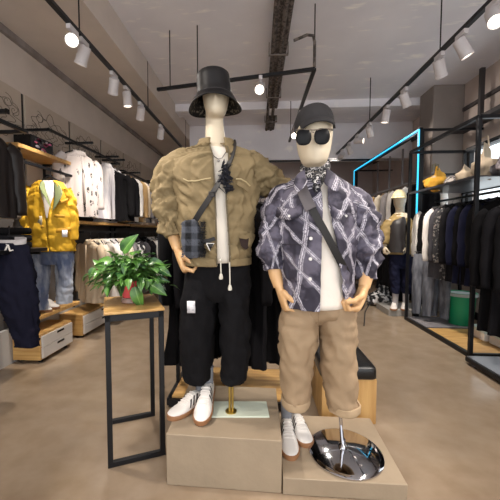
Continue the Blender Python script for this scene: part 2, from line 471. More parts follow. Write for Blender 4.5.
# right track
head(-.2, LX, 'added floor-bounce spotlight behind the viewpoint on the left track', (-1.2, 1.0, 0), 25, 'left track spotlights', size=95)  # added unseen flood, bounces light off the near floor to the ceiling
head(1.35, RX, 'unseen floor-bounce spotlight over the right aisle nearest the viewpoint', (1.35, 2.7, 0), 150, 'right track spotlights', size=85)  # out of view; aim and power set to bounce light off the aisle
head(-.6, RX, 'rearmost added floor-bounce spotlight on the right track', (1.2, .9, 0), 25, 'right track spotlights', size=95)  # added out of view, brightens floor and ceiling by bounce
head(1.72, RX, 'added plinth-top fill spotlight high to the right of the low plinth', (.1, 1.62, .3), 120, 'right track spotlights', size=50)  # unseen lamp added to lighten the plinth tops but not their fronts
head(1.75, LX, 'added plinth-top fill spotlight high to the left of the tall plinth', (.0, 1.62, .3), 120, 'left track spotlights', size=50)  # unseen left-hand lamp, also added to lighten the plinth tops
R_ = [(.45, (-.1, 1.72, 1.25), 34, 'white track spotlight behind the viewpoint on the right track', 58),
      (.95, (.4, 1.62, 1.1), 27, 'white track spotlight on the right track aimed at the patterned jacket', 58),
      (onx(493, 25, RX).y, (.9, .6, .3), 45, 'bright lit spotlight at the top right corner of the right track', 75),
      (onx(461, 52, RX).y, (2.5, 2.7, .9), 35, 'first unlit looking white spotlight after the bright one on the right track', 65),
      (onx(439, 72, RX).y, (2.4, 3.8, 1.0), 40, 'second white spotlight after the bright one on the right track', 65),
      (onx(404, 103, RX).y, (2.4, 4.3, 1.0), 35, 'white spotlight on the right track left of the concrete column', 65),
      (onx(386, 120, RX).y, (1.25, 4.6, 0), 200, 'fourth white spotlight after the bright one on the right track', 105),
      (onx(369, 134, RX).y, (2.4, 6.0, 1.0), 30, 'fifth white spotlight after the bright one on the right track', 65),
      (onx(357, 144, RX).y, (2.9, 4.6, 2.4), 40, 'sixth white spotlight after the bright one on the right track', 65),
      (onx(349, 150, RX).y, (2.5, 7.0, 1.0), 30, 'seventh white spotlight after the bright one on the right track', 65),
      (onx(342, 156, RX).y, (1.2, 8.9, 1.7), 80, 'last white spotlight on the right track above the light frame', 65)]
for y, a, p, lb, sz in R_: head(y, RX, lb, a, p, 'right track spotlights', mlens if p == 45 else None, size=sz)
# cross track
head(3.385, .02, 'glowing spotlight under the cross track right of the bucket hat', (-.25, 1.4, 1.2), 25, 'cross track spotlights', mlens, size=60)
head(4.35, .53, 'lit spotlight beside the flat cap on the short cross track', (.1, 2.4, 1.0), 25, 'cross track spotlights', mlens, size=60)
head(4.95, .53, 'lower lit spotlight left of the sunglasses on the cross track', (.1, 2.4, .6), 25, 'cross track spotlights', mlens, size=60)

# ------------------------------------------------------------------ display plinths
mplinth = M('plinth_concrete', (154, 137, 115), .7, var=.1, vs=5, bump=.15, bs=40)
def plinth(name, lb, fl, fr, br, z):
    a, b, c = onz(*fl, z), onz(*fr, z), onz(*br, z); d = a + c - b
    return solo(name, G().prism([a, b, c, d], 0, z), mplinth, lb, 'plinth', bevel=.004), (a, b, c, d)
_, PA = plinth('display_plinth', 'tall beige plinth under the mannequin in the olive jacket', (166, 434), (282, 441), (276, 388), .25)
_, PB = plinth('display_plinth', 'low beige plinth under the mannequin in the patterned jacket', (283, 478), (408, 485), (370, 418), .08)

# ------------------------------------------------------------------ side table with plant
FL, FR, BL, BR = [onz(x, y, 0) for x, y in ((108, 469), (165.5, 455), (110.5, 424), (160.5, 412))]
BRr = FR + (BL - FL) * 1.0
uu = (FR - FL).normalized(); vv = V((-uu.y, uu.x, 0)); wd = (FR - FL).length; dp = ((BL - FL).length + (BR - FR).length) / 2
O = FL
def T(a, b, z): return O + uu * a + vv * b + V((0, 0, z))
HT = .80
TB = thing('side_table', 'tall narrow black steel table with oak top left of the mannequins', 'table', T(wd / 2, dp / 2, 0))
tube_ = .026
obj('tabletop', G().prism([T(-.005, -.005, 0), T(wd + .005, -.005, 0), T(wd + .005, dp + .005, 0), T(-.005, dp + .005, 0)], HT - .012, HT), mwood, TB, bevel=.003)
for a in (.013, wd - .013):
    for b in (.013, dp - .013):
        obj('leg', G().bar(T(a, b, 0), T(a, b, HT - .012), tube_, tube_, up=uu), mblack, TB, bevel=.002)
for b in (.013, dp - .013): obj('bottom_bar', G().bar(T(.02, b, .013), T(wd - .02, b, .013), tube_), mblack, TB, bevel=.002)
g = G()
for b in (.013, dp - .013): g.bar(T(.0, b, HT - .03), T(wd, b, HT - .03), tube_, .034)
for a in (.013, wd - .013): g.bar(T(a, 0, HT - .03), T(a, dp, HT - .03), tube_, .034)
obj('apron', g, mblack, TB, bevel=.002)

pc = T(wd * .47, dp * .5, HT)
PL = thing('potted_pothos', 'bushy green pothos in a red glass pot on the oak side table', 'plant', pc)
obj('pot', G().lathe(pc, [(.036, .03), (.042, .034), (.056, .125), (.058, .128), (.052, .128), (.046, .1)], 28), M('red_glaze', (206, 74, 82), .18, coat=.6), PL)
obj('pot_foot', G().lathe(pc, [(.045, 0), (.05, .004), (.05, .012), (.04, .03), (.034, .031)], 28), M('clear_pot_foot', (214, 176, 160), .08, trans=.6), PL)
obj('soil', G().lathe(pc, [(.05, .11), (.03, .116), (.001, .118)], 16), M('soil', (60, 44, 34), .9), PL)
leaf = G(); stems = G()
rl = random.Random(11)
def add_leaf(base, dirv, up, L, W):
    d = dirv.normalized(); x = d.cross(up).normalized(); n = x.cross(d)
    if n.z < 0: n = -n
    rows = []; uvs = []
    curl = rl.uniform(.25, .6)
    for i in range(7):
        s = i / 6
        w = W * (math.sin(PI * min(1, (s * .93 + .07)) ** .72)) * (1 if i < 6 else .04)
        ax = d * (L * s) - n * (curl * L * s * s)
        rows.append([base + ax + x * (w * k / 2) + n * (abs(k) * w * .16) for k in (-1, -.5, 0, .5, 1)])
        uvs.append([(k * .5 + .5, s) for k in (-1, -.5, 0, .5, 1)])
    leaf.grid(rows, False, (0, 0), uvs)
top = pc + V((0, 0, .13))
for i in range(520):
    a = rl.uniform(0, 2 * PI); el = rl.uniform(-.25, 1.25); R = rl.uniform(.06, .19) * (1.05 if el < .5 else .92)
    if el < 0: R *= rl.uniform(.75, 1.1)
    p = top + V((math.cos(a) * math.cos(el) * R * 1.12, math.sin(a) * math.cos(el) * R * 1.1, math.sin(el) * R * .95 - .005))
    if p.z < HT + .02: p.z = HT + .02 + rl.uniform(0, .03)
    dv = (p - top); dv.z = dv.z * .4 + rl.uniform(-.1, .05); dv += V((rl.uniform(-.12, .12), rl.uniform(-.12, .12), 0))
    L = rl.uniform(.036, .068)
    if el < .12 and (V((math.cos(a), math.sin(a), 0)) - V((.3, -.95, 0))).length < .75: continue
    add_leaf(p, dv, V((0, 0, 1)), L, L * rl.uniform(.62, .82))
    if i % 2 == 0:
        stems.tube([top + V((rl.uniform(-.03, .03), rl.uniform(-.03, .03), -.02)), top.lerp(p, .5) + V((0, 0, .03)), p], .0018, 5)
def big(px, py, Y, ex, ey, L, W):
    b = at(px, py, Y); e = at(ex, ey, Y - .03)
    add_leaf(b, e - b, V((0, -.9, .5)), L, W); stems.tube([top, top.lerp(b, .5) + V((0, 0, .04)), b], .0022, 5)
py_ = pc.y
big(123, 252, py_, 134, 233, .13, .085)
big(112, 262, py_ - .03, 86, 254, .08, .05)
big(150, 262, py_, 166, 262, .08, .055)
big(95, 268, py_ - .04, 88, 276, .07, .045)
big(135, 287, py_ - .07, 139, 307, .13, .07)
big(158, 268, py_ - .03, 169, 274, .085, .05)
big(152, 285, py_ - .05, 163, 292, .09, .065)
big(158, 280, py_ - .05, 176, 280, .06, .03)
big(105, 270, py_ - .05, 88, 255, .09, .045)
big(110, 280, py_ - .06, 104, 294, .09, .05)
stems.tube([top, at(150, 262, py_ - .05), at(160, 272, py_ - .05), at(170, 266, py_ - .05)], .002, 5)
def leafc(N, L):
    tc = N.new('ShaderNodeTexCoord'); sp = N.new('ShaderNodeSeparateXYZ'); L.new(tc.outputs['UV'], sp.inputs[0])
    rib = step(N, L, mth(N, L, 'ABSOLUTE', mth(N, L, 'SUBTRACT', sp.outputs[0], .5)), .05, .02)
    k = step(N, L, nz(N, L, tc.outputs['Object'], 13, 3), .36, .66)
    return mixc(N, L, mth(N, L, 'MULTIPLY', rib, .5), mixc(N, L, k, lin((30, 70, 34)), lin((92, 140, 58))), lin((150, 186, 110)))
mleaf = ramp_mat('pothos_leaf', leafc, .32)
obj('foliage', leaf, mleaf, PL, sharp=180)
obj('stem', stems, M('plant_stem', (96, 130, 62), .5), PL)

# ------------------------------------------------------------------ stool behind the second mannequin
fr = onz(377, 425, 0); s_l = onz(322, 425, 0)
sw, sd, sh = .345, .43, .365
sx0, sx1, sy0 = fr.x - sw, fr.x, fr.y; sy1 = sy0 + sd
ST = thing('stool', 'square oak box stool with black leather cushion behind khaki trousers', 'stool', ((sx0 + sx1) / 2, (sy0 + sy1) / 2, 0))
obj('box', G().box(((sx0 + sx1) / 2, (sy0 + sy1) / 2, .143), (sw - .01, sd - .01, .285)), mwoodx, ST, bevel=.003)
g = G(); c0 = V(((sx0 + sx1) / 2, (sy0 + sy1) / 2, 0)); rows = []
for z, k in ((.282, .97), (.29, 1), (.335, 1.0), (.35, .985), (.358, .95), (.363, .86), (.368, .6), (.37, .2)):
    row = []
    for i in range(48):
        a = 2 * PI * i / 48; ca, sa = math.cos(a), math.sin(a); n_ = .16
        row.append(c0 + V((math.copysign(abs(ca) ** n_, ca) * sw / 2 * k, math.copysign(abs(sa) ** n_, sa) * sd / 2 * k, z)))
    rows.append(row)
g.grid(rows, True, (1, 1))
obj('cushion', g, M('black_leather', (20, 19, 20), .33, bump=.2, bs=120), ST, sharp=60)
# ------------------------------------------------------------------ builders for clothes and figures
def foldn(u, v, s, fx=9, fy=3):
    a = noise.noise(V((u * fx, v * fy, s))); b = noise.noise(V((u * fx * 1.9 + 5, v * fy * 2.3 + u * 4, s + 9)))
    c = noise.noise(V((u * 4 + v * 9, v * 7 - u * 5, s + 20)))
    r1 = max(0, 1 - abs(b) * 3.2) ** 2; r2 = max(0, 1 - abs(c) * 3.2) ** 2
    d = noise.noise(V((u * fx * .9 - v * fy * 1.6, v * fy * 1.2 + u * 3, s + 33))); r3 = max(0, 1 - abs(d) * 3) ** 2
    return .8 * a + .75 * r1 - .85 * r2 + .6 * r3 - .2
def torso(secs, nr=44, nc=72, fold=.008, seed=1, fx=9, fy=3, ks=None):
    """secs: (centre V, half width V, depth b, ta, tb); open in front between angles ta and tb (ta>=tb: closed)"""
    keys = []
    for pl, pr, py, Y, b, ta, tb in secs:
        A, B = at(pl, py, Y), at(pr, py, Y); keys.append((*((A + B) / 2), *((B - A) / 2), b, ta, tb))
    S = cr(keys, nr); rows = []; uvs = []; v = 0; pc_ = None
    closed = all(s[5] >= s[6] for s in secs)
    for i, k in enumerate(S):
        c, a, b, ta, tb = V(k[0:3]), V(k[3:6]), k[6], k[7], k[8]
        if pc_ is not None: v += (c - pc_).length
        pc_ = c; row = []; ur = []
        for j in range(nc):
            t = (2 * PI * j / nc) if closed else tb + (2 * PI + ta - tb) * j / (nc - 1)
            dirv = a * math.sin(t) + V((0, -b * math.cos(t), 0)); u = t * a.length * .9
            f = fold * foldn(u, v, seed, fx, fy) * (1.0 if ks is None else ks(i / (nr - 1)))
            row.append(c + dirv * (1 + f / max(dirv.length, .02))); ur.append((u, -v))
        rows.append(row); uvs.append(ur)
    return G().grid(rows, closed, (0, 0), uvs)
def sleeve(pts, nr=40, seg=44, fold=.012, seed=3, flat=1.0, bunch=1.0):
    """pts: (V, radius)"""
    S = cr([(*p, r) for p, r in pts], nr); path = [V(s[:3]) for s in S]; rows = []; uvs = []; acc = 0; px = None
    for i in range(nr):
        t = (path[min(i + 1, nr - 1)] - path[max(i - 1, 0)]).normalized()
        if px is None:
            u = V((1, 0, 0)); px = (u - t * u.dot(t)).normalized()
        else: px = (px - t * px.dot(t)).normalized()
        py = t.cross(px)
        if i: acc += (path[i] - path[i - 1]).length
        row = []; ur = []; r = S[i][3]
        for k in range(seg):
            a = 2 * PI * k / seg; u = a * .09
            wr = (math.sin(acc * 62 + 2.6 * math.sin(a + seed) + 1.5 * math.sin(2 * a) + seed) * .55 + .3 * math.sin(acc * 31 + 2 * math.sin(a * 1 - seed))) * bunch * min(1, (i / nr) ** 1.3 * 1.8)
            f = fold * (foldn(math.cos(a) * .12 + .3, acc + math.sin(a) * .07, seed, 12, 9) * 1.2 + wr)
            edge = min(1, .12 + (nr - 1 - i) / 20)
            row.append(path[i] + (px * math.cos(a) + py * math.sin(a) * flat) * (r + f * edge)); ur.append((u, -acc))
        rows.append(row); uvs.append(ur)
    return G().grid(rows, True, (0, 1), uvs)

def hand(wrist, d, p, w, s=1.0, curl=1.0):
    """wrist V; d = towards fingers, p = palm side, w = thumb side"""
    d, p, w = V(d).normalized(), V(p), V(w); p = (p - d * p.dot(d)).normalized(); w = d.cross(p) * (1 if d.cross(p).dot(w) > 0 else -1)
    P = lambda a, b, c: wrist + (d * a + p * b + w * c) * s
    g = G()
    rows = []
    for a, hw, th, off in ((-.012, .024, .019, 0), (.01, .027, .018, 0), (.03, .036, .018, .002), (.055, .041, .017, .001), (.08, .041, .015, 0), (.095, .037, .012, 0), (.102, .028, .008, 0)):
        rows.append([P(a, math.sin(2 * PI * k / 20) * th, math.cos(2 * PI * k / 20) * hw + off) for k in range(20)])
    g.grid(rows, True, (1, 1))
    def seg_chain(base, dirs, lens, rads):
        pts = [base]
        for dd, l in zip(dirs, lens): pts.append(pts[-1] + dd.normalized() * (l * s))
        g.tube(pts, [r * s for r in rads], 10, round_ends=True)
    for off, k, r in ((.029, .95, .0098), (.0095, 1.04, .01), (-.0105, .98, .0096), (-.0295, .8, .0086)):
        a1, a2, a3 = math.radians(48 * curl), math.radians(118 * curl), math.radians(172 * curl)
        fan = w * (off * 1.2)
        seg_chain(P(.086, .002, off), [d * math.cos(a) + p * math.sin(a) + fan for a in (a1, a2, a3)], [.042 * k, .028 * k, .02 * k], [r, r, r * .93, r * .82])
    seg_chain(P(.022, .008, .026), [d * .75 + w * .62 + p * .35, d * .85 + p * .6 + w * .05, d * .55 + p * .9 - w * .35], [.036, .034, .026], [.0145, .0125, .011, .0095])
    return g

def sneaker(parent, heel, toe, z, name='shoe', size=.285, sock=True, tilt=0, stripes=True, label=None):
    """heel, toe: ground points (xy) ; builds sole, upper, stripes, laces under a shoe part"""
    h = V((heel.x, heel.y, 0)); d = V((toe.x - heel.x, toe.y - heel.y, 0)).normalized(); x = V((-d.y, d.x, 0)) * -1
    Lh = size
    R = Matrix.Rotation(tilt, 3, x)
    def W(s, wx, hz): return V((h.x, h.y, z)) + R @ (d * (s * Lh) + x * wx + V((0, 0, hz)))
    ws = [(0, .008), (.02, .022), (.08, .031), (.2, .034), (.4, .036), (.6, .043), (.74, .046), (.86, .042), (.94, .031), (.985, .016), (1, .004)]
    hs = [(0, .055), (.03, .075), (.12, .086), (.25, .084), (.36, .088), (.45, .082), (.58, .062), (.72, .046), (.86, .039), (.95, .031), (1, .02)]
    def ip(T_, s):
        for (a, va), (b, vb) in zip(T_, T_[1:]):
            if s <= b:
                u = (s - a) / (b - a); return va + (vb - va) * u
        return T_[-1][1]
    def U(s, a, off=0):
        w, hh = ip(ws, s) + off, ip(hs, s) + off
        return W(s, w * math.copysign(abs(math.cos(a)) ** .75, math.cos(a)), .016 + (hh - .016) * abs(math.sin(a)) ** .8)
    ss = [0, .01, .03, .06, .1, .16, .22, .28, .34, .4, .46, .52, .58, .64, .7, .76, .82, .87, .91, .945, .97, .987, 1]
    up = G().grid([[U(s, PI * k / 16) for k in range(17)] for s in ss])
    r = obj(name, up, M('shoe_leather', (226, 220, 214), .5), parent, sharp=60)
    if label: r['label'] = label
    so = G(); rows = []
    for hz, k in ((0, .9), (.006, 1.0), (.02, 1.0), (.024, .95)):
        rows.append([W(s, w, hz) for s, w in [(s, (ip(ws, s) + .0045) * k) for s in ss] + [(s, -(ip(ws, s) + .0045) * k) for s in reversed(ss)]])
    so.grid(rows, True, (1, 1))
    obj('sole', so, M('gum_sole', (150, 106, 72), .6), r)
    if stripes:
        for sd in (0, 1):
            for k in range(3):
                s0 = .40 + .085 * k
                rows = []
                for i in range(6):
                    a = math.radians(18 + 44 * i / 5); sft = s0 - .075 * i / 5
                    if sd: a = PI - a
                    rows.append([U(sft, a, .0015), U(sft + .04, a, .0015)])
                obj('stripe', G().grid(rows), M('shoe_stripe', (34, 32, 34), .5), r)
    la = G()
    for k in range(6):
        s0 = .40 + .052 * k
        la.tube([U(s0 + (.012 if k % 2 else 0), math.radians(a), .003) for a in (58, 75, 90, 105, 122)], .0028, 6)
    obj('lace', la, M('shoe_lace', (236, 230, 224), .7), r)
    op = G().grid([[W(.16 + .14 * math.cos(2 * PI * k / 18) * q, .026 * math.sin(2 * PI * k / 18) * q, zz) for k in range(18)] for q, zz in ((1, .083), (.9, .087), (.8, .07))], True, (0, 1))
    obj('lining', op, M('shoe_lining', (120, 122, 128), .8), r)
    if sock:
        obj('sock', G().grid([[W(.18 + .1 * math.cos(2 * PI * k / 18) * q, .034 * math.sin(2 * PI * k / 18) * q, zz) for k in range(18)] for q, zz in ((.85, .06), (.9, .09), (.95, .13), (1, .17))], True, (1, 1)),
            M('grey_sock', (132, 134, 140), .9, bump=.3, bs=150), r)
    return r

mskin = M('mannequin_white', (214, 199, 174), .45)
mwoodh = woodm('mannequin_wood', (220, 178, 130), (206, 160, 110), .45, (8, 8, 1), 5)
def head_rows(c, s=1.0, turn=0, back=0):
    """c = chin level centre; egg head with brow, nose ridge and chin"""
    rows = []
    prof = [(0, .022, .068, .02), (.006, .034, .08, .035), (.02, .048, .09, .05), (.045, .058, .094, .075), (.075, .066, .094, .092), (.105, .071, .095, .1), (.135, .074, .097, .102),
            (.165, .073, .094, .099), (.195, .064, .08, .086), (.218, .047, .056, .063), (.232, .026, .03, .034), (.237, .006, .006, .008)]
    P_ = cr(prof, 40)
    for z, a, bf, bb in P_:
        row = []
        for k in range(40):
            t = 2 * PI * k / 40; sx, cy = math.sin(t), math.cos(t)
            x = a * math.copysign(abs(sx) ** .92, sx); y = -bf * cy if cy > 0 else -bb * cy
            n_ = .016 * math.exp(-((z - .082) / .022) ** 2) * math.exp(-(x / .014) ** 2) if cy > 0 else 0
            eye = -.007 * math.exp(-((z - .118) / .016) ** 2) * (math.exp(-((abs(x) - .032) / .016) ** 2)) if cy > 0 else 0
            lip = .004 * math.exp(-((z - .04) / .008) ** 2) * math.exp(-(x / .018) ** 2) if cy > 0 else 0
            y -= n_ + eye + lip
            q = V((x, y, z)) * s
            q = Matrix.Rotation(back, 3, 'X') @ q; q = Matrix.Rotation(turn, 3, 'Z') @ q
            row.append(c + q)
        rows.append(row)
    return rows
def trousers(hip, legs, fold=.006, seed=5):
    g = torso(hip, 16, 56, fold, seed, 10, 2); 
    for i, L_ in enumerate(legs):
        l = torso(L_, 40, 40, fold, seed + i * 3, 11, 2.2); g.add(l.v, l.f, l.uv)
    return g
def cl(pl, pr, py, Y, b): return (pl, pr, py, Y, b, 0, 0)

# ------------------------------------------------------------------ mannequin in the olive jacket
Y1 = 1.71
MB1 = thing('mannequin', 'taller mannequin in olive jacket and black bucket hat on tall plinth', 'mannequin', V((at(217, 380, Y1).x, Y1, .25)))
# body: head, neck, chest, upper arms
hc = at(216, 119, Y1 - .01)
g = G().grid(head_rows(hc, .93, .12, -.02), True, (1, 1))
nk = [at(214, 108, Y1 + .03), at(214.5, 125, Y1 + .025), at(215.5, 142, Y1 + .02), at(217, 158, Y1 + .02), at(217, 172, Y1 + .02)]
g.tube(nk, [.044, .047, .053, .075, .1], 28)
ch = torso([cl(205, 228, 148, Y1 + .02, .07), cl(190, 246, 162, Y1 + .02, .085), cl(184, 250, 185, Y1 + .02, .1), cl(188, 247, 230, Y1 + .02, .1), cl(194, 242, 278, Y1 + .01, .07)], 20, 40, 0)
ch.grid([ch.v[-40:]], True); g.add(ch.v, ch.f + [tuple(range(40)), tuple(reversed(range(len(ch.v) - 40 - 40, len(ch.v) - 40)))])
ARM1L = [at(184, 162, Y1 + .02), at(168, 190, Y1 + .03), at(164, 208, Y1 + .02), at(172, 232, Y1 - .03)]
ARM1R = [at(248, 162, Y1 + .02), at(268, 178, Y1 + .05), at(280, 190, Y1 + .12), at(282, 215, Y1 + .2)]
g.tube(ARM1L, [.05, .045, .04, .034], 14); g.tube(ARM1R, [.05, .045, .04, .034], 14)
obj('body', g, mskin, MB1, voxel=.006)
# wooden forearm and hand (arm on the left of the picture)
w1_, h1 = at(178, 250, Y1 - .05), at(182, 262, Y1 - .06)
obj('forearm', G().tube([at(171, 226, Y1 - .02), at(174, 238, Y1 - .035), at(177.6, 248.5, Y1 - .049)], [.034, .031, .026], 18), mwoodh, MB1)
obj('hand', hand(w1_, h1 - w1_, (1, .15, 0), (0, -1, 0), 1.2, 1.1), mwoodh, MB1, voxel=.0035)
w2_ = at(281, 222, Y1 + .22)
obj('hand', hand(w2_, (0, .1, -1), (-1, 0, 0), (0, -1, 0), 1.0), mwoodh, MB1, voxel=.005)
# white shirt
molive = M('olive_cotton', (130, 113, 83), .8, var=.12, vs=9, bump=.5, bs=30, spec=.25)
mshirt = M('white_shirt', (226, 216, 202), .8, bump=.15, bs=40)
obj('shirt', torso([cl(203, 230, 150, Y1 + .005, .075), cl(192, 244, 160, Y1 + .01, .09), cl(184, 250, 185, Y1 + .005, .13), cl(186, 248, 230, Y1, .14), cl(188, 247, 261, Y1, .128)], 24, 48, .004, 2), mshirt, MB1, solid=.003)
J1 = [(200, 232, 146, Y1 + .01, .072, -.25, .45), (186, 247, 151, Y1 + .01, .092, -.12, .42), (174, 258, 160, Y1 + .01, .118, .0, .36), (172, 260, 176, Y1, .138, .04, .36), (175, 257, 200, Y1 - .005, .15, .08, .33), (179, 254, 228, Y1 - .005, .152, .1, .40), (181, 252, 250, Y1 - .005, .15, .11, .46), (184, 250, 263, Y1 - .005, .138, .11, .47)]
def j1pt(px, py, push=.004):  # point on the jacket front under a pixel
    S = cr([(py_2, (a + b) / 2, (b - a) / 2, Y, bb) for a, b, py_2, Y, bb, _, _ in J1], 90)
    k = min(S, key=lambda s: abs(s[0] - py)); u = max(-.98, min(.98, (px - k[1]) / k[2]))
    return at(px, py, k[3] - k[4] * math.sqrt(1 - u * u) - push)
jk = obj('jacket', torso(J1, 90, 160, .017, 4, 9, 4), molive, MB1, solid=.004, sharp=180)
obj('sleeve', sleeve([(at(194, 166, Y1 + .01), .07), (at(182, 168, Y1 + .01), .086), (at(172, 180, Y1 + .015), .092), (at(169, 197, Y1 + .01), .088), (at(169, 212, Y1 - .01), .078), (at(171, 224, Y1 - .03), .062), (at(173, 231, Y1 - .04), .05), (at(174, 236, Y1 - .045), .045)], 84, 56, .016, 3, 1.0), molive, jk, sharp=180)
obj('sleeve', sleeve([(at(240, 166, Y1 + .01), .07), (at(252, 169, Y1 + .02), .083), (at(265, 178, Y1 + .04), .078), (at(277, 187, Y1 + .08), .066), (at(281, 195, Y1 + .14), .066), (at(282, 214, Y1 + .21), .05)], 84, 56, .016, 8, 1.0), molive, jk, sharp=180)
# stand collar
rows = []; uvs = []
for q in range(6):
    k = q / 5; row = []
    for j in range(40):
        t = .5 + (2 * PI - .85) * j / 39
        pyc = 153 - 13 * k - 3 * math.cos(t) * k; a = 17.5 - 1.0 * k + (1 - k) * 4
        row.append(at(216 + a * math.sin(t), pyc, Y1 + .01 - (.072 + .012 * (1 - k)) * math.cos(t)))
    rows.append(row)
obj('collar', G().grid(rows), molive, jk, solid=.006, sharp=180)
# hem band, zipper edges, pockets
obj('hem_band', torso([(183, 250.5, 257, Y1 - .005, .146, .11, .46), (183.5, 250.5, 264, Y1 - .005, .142, .11, .46)], 5, 90, .003, 4), molive, jk, solid=.012, sharp=180)
for s in (0, 1):
    e = []
    for a, b, py, Y, bb, ta, tb in cr(J1, 40)[5:]:
        t = tb if s else ta; c = (at(a, py, Y) + at(b, py, Y)) / 2; av = (at(b, py, Y) - at(a, py, Y)) / 2
        e.append(c + av * math.sin(t) + V((0, -bb * math.cos(t) - .006, 0)))
    obj('zipper_edge', G().ribbon(e, (1, 0, 0), .007, .006), M('olive_dark', (92, 80, 58), .7), jk)
mflap = M('pocket_piping', (180, 162, 122), .6)
def flap(pts, w, mat, nm, par, push=.021):
    return obj(nm, G().ribbon([j1pt(x, y, push) for x, y in pts], (0, -.2, -1), w, .005), mat, par)
flap([(183, 178.5), (188, 181), (195, 181), (203, 179.5), (211, 178)], .0045, mflap, 'pocket_piping', jk)
flap([(236, 179), (241, 179), (246, 182), (250, 186)], .0045, mflap, 'pocket_piping', jk)
flap([(237, 183), (243, 186), (248, 190)], .02, molive, 'pocket_flap', jk)
flap([(240, 236), (246, 237), (251, 234)], .022, molive, 'pocket_flap', jk)
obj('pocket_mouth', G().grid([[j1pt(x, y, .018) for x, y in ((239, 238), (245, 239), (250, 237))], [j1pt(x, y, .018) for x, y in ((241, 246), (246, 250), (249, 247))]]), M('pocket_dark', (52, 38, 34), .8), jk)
# triangle badge with a dark tag
tri = [j1pt(206.5, 243.5, .026), j1pt(214, 243.5, .026), j1pt(210, 250.5, .026)]
obj('badge', G().add(tri, [(0, 1, 2)]), M('badge_dark', (40, 38, 38), .5), jk, solid=.003)
obj('badge_outline', G().tube([tri[0], tri[1], tri[2], tri[0]], .0035, 6), M('badge_white', (224, 220, 214), .5), jk)
obj('badge_tag', G().ribbon([j1pt(202, 241.5, .026), j1pt(209, 240.5, .028), j1pt(215, 238.5, .026)], (0, 0, 1), .018, .006), M('tag_black', (30, 28, 30), .6), jk)
# drawcords
mcord = M('pale_cord', (206, 200, 186), .6)
for a, b, c in (((220.5, 259), (220.8, 266), (221, 274)), ((229.5, 262), (229.8, 274), (230, 285))):
    A, B, C = j1pt(*a, .01), at(b[0], b[1], Y1 - .155), at(c[0], c[1], Y1 - .155)
    d_ = obj('drawcord', G().tube([A, B, C], .0032, 6), mcord, jk)
    obj('toggle', G().lathe(C + V((0, 0, -.012)), [(.004, .014), (.007, .01), (.0105, -.006), (.009, -.013), (.003, -.015)], 14), mcord, d_)
obj('cord_stop', G().ball(j1pt(220.5, 260, .012), .009, 12), mcord, jk)
# black lace scarf with a knot and the pendant
msc = M('navy_lace', (24, 25, 34), .7, bump=.6, bs=80)
rs = random.Random(4)
g = G()
for k in range(26):
    x, y = 225.5 + rs.uniform(-4, 4), 166 + 25 * k / 26 + rs.uniform(-2, 2)
    p = j1pt(x, y, .02); d = V((rs.uniform(-1, 1), rs.uniform(-.5, .2), rs.uniform(-1, .6))).normalized() * .022
    n_ = V((rs.uniform(-1, 1), -1, rs.uniform(-1, 1)))
    g.ribbon([p - d, p + V((0, -.014, 0)), p + d], n_, .018, .002)
obj('lace_scarf', g, msc, MB1)
g = G().tube([j1pt(x, y, -.004) for x, y in ((211, 150), (214, 156), (218, 159), (222, 158), (226, 152))], .0022, 6).ball(j1pt(218.5, 161, -.002), .006, 10)
obj('necklace', g, M('silver', (180, 176, 172), .25, .9), MB1)
# bucket hat: tilted back a little, brim low at the sides
HTc = at(214.5, 96.5, Y1 - .005); tl = Matrix.Rotation(.04, 3, 'X') @ Matrix.Rotation(-.06, 3, 'Y')
mhat = M('black_hat_leather', (22, 20, 21), .5, bump=.12, bs=40, spec=.3)
def hatgrid(prof, par, mat, nm, solid=.004):
    rows = []
    for r, z in prof:
        row = []; r *= .98; z *= .9
        for k in range(56):
            a = 2 * PI * k / 56; dip = (.022 * abs(math.cos(a)) ** 2 - .014 * (1 if math.sin(a) < 0 else .3) * abs(math.sin(a)) ** 2) * max(0, (r - .098) / .04) * -1
            row.append(HTc + tl @ V((math.cos(a) * r * .97, math.sin(a) * r * 1.2, z + dip)))
        rows.append(row)
    g = G().grid(rows, True); return obj(nm, g, mat, par, solid=solid, sharp=70)
bh = hatgrid([(.001, .124), (.055, .1235), (.076, .12), (.0835, .112), (.0865, .09), (.0885, .04), (.091, .008), (.095, .0)], MB1, mhat, 'bucket_hat')
hatgrid([(.0935, .002), (.106, -.014), (.121, -.034), (.134, -.054), (.139, -.060)], bh, mhat, 'brim', .005)
hatgrid([(.0925, -.004), (.105, -.0185), (.120, -.039), (.133, -.058)], bh, ramp_mat('hat_lining', blotch((20, 20, 22), (120, 112, 100), 60, .55, .62)), 'brim_lining', .001)
for k in (-.004, .006): 
    hatgrid([(.0995, -.006 + k), (.1005, -.008 + k)], bh, M('hat_stitch', (70, 66, 66), .6), 'stitch_line', .001)
# trousers
mblk = M('black_twill', (20, 19, 21), .85, bump=.25, bs=60, spec=.15)
tr = obj('trousers', trousers([cl(187, 249, 252, Y1, .115), cl(186, 250, 270, Y1, .12), cl(184, 250, 290, Y1, .1), cl(186, 246, 300, Y1, .07)],
    [[cl(188, 218, 270, Y1, .09), cl(183, 217.5, 292, Y1, .105), cl(181, 217, 310, Y1, .1), cl(180, 214.5, 335, Y1 + .01, .095), cl(182, 212, 362, Y1 + .03, .09), cl(184, 210, 378, Y1 + .04, .078), cl(189, 207, 382, Y1 + .04, .055)],
     [cl(217, 247, 270, Y1, .09), cl(218, 250, 292, Y1, .105), cl(219.5, 250, 310, Y1, .1), cl(221, 250, 335, Y1, .095), cl(222, 249, 362, Y1, .085), cl(223, 247, 377, Y1 - .01, .07), cl(226, 244, 381, Y1 - .01, .055)]], .012), mblk, MB1, sharp=180)
lp = [at(x, y, Y1 - .118) for x, y in ((187, 301), (195, 301), (195.3, 313), (187.3, 313))]
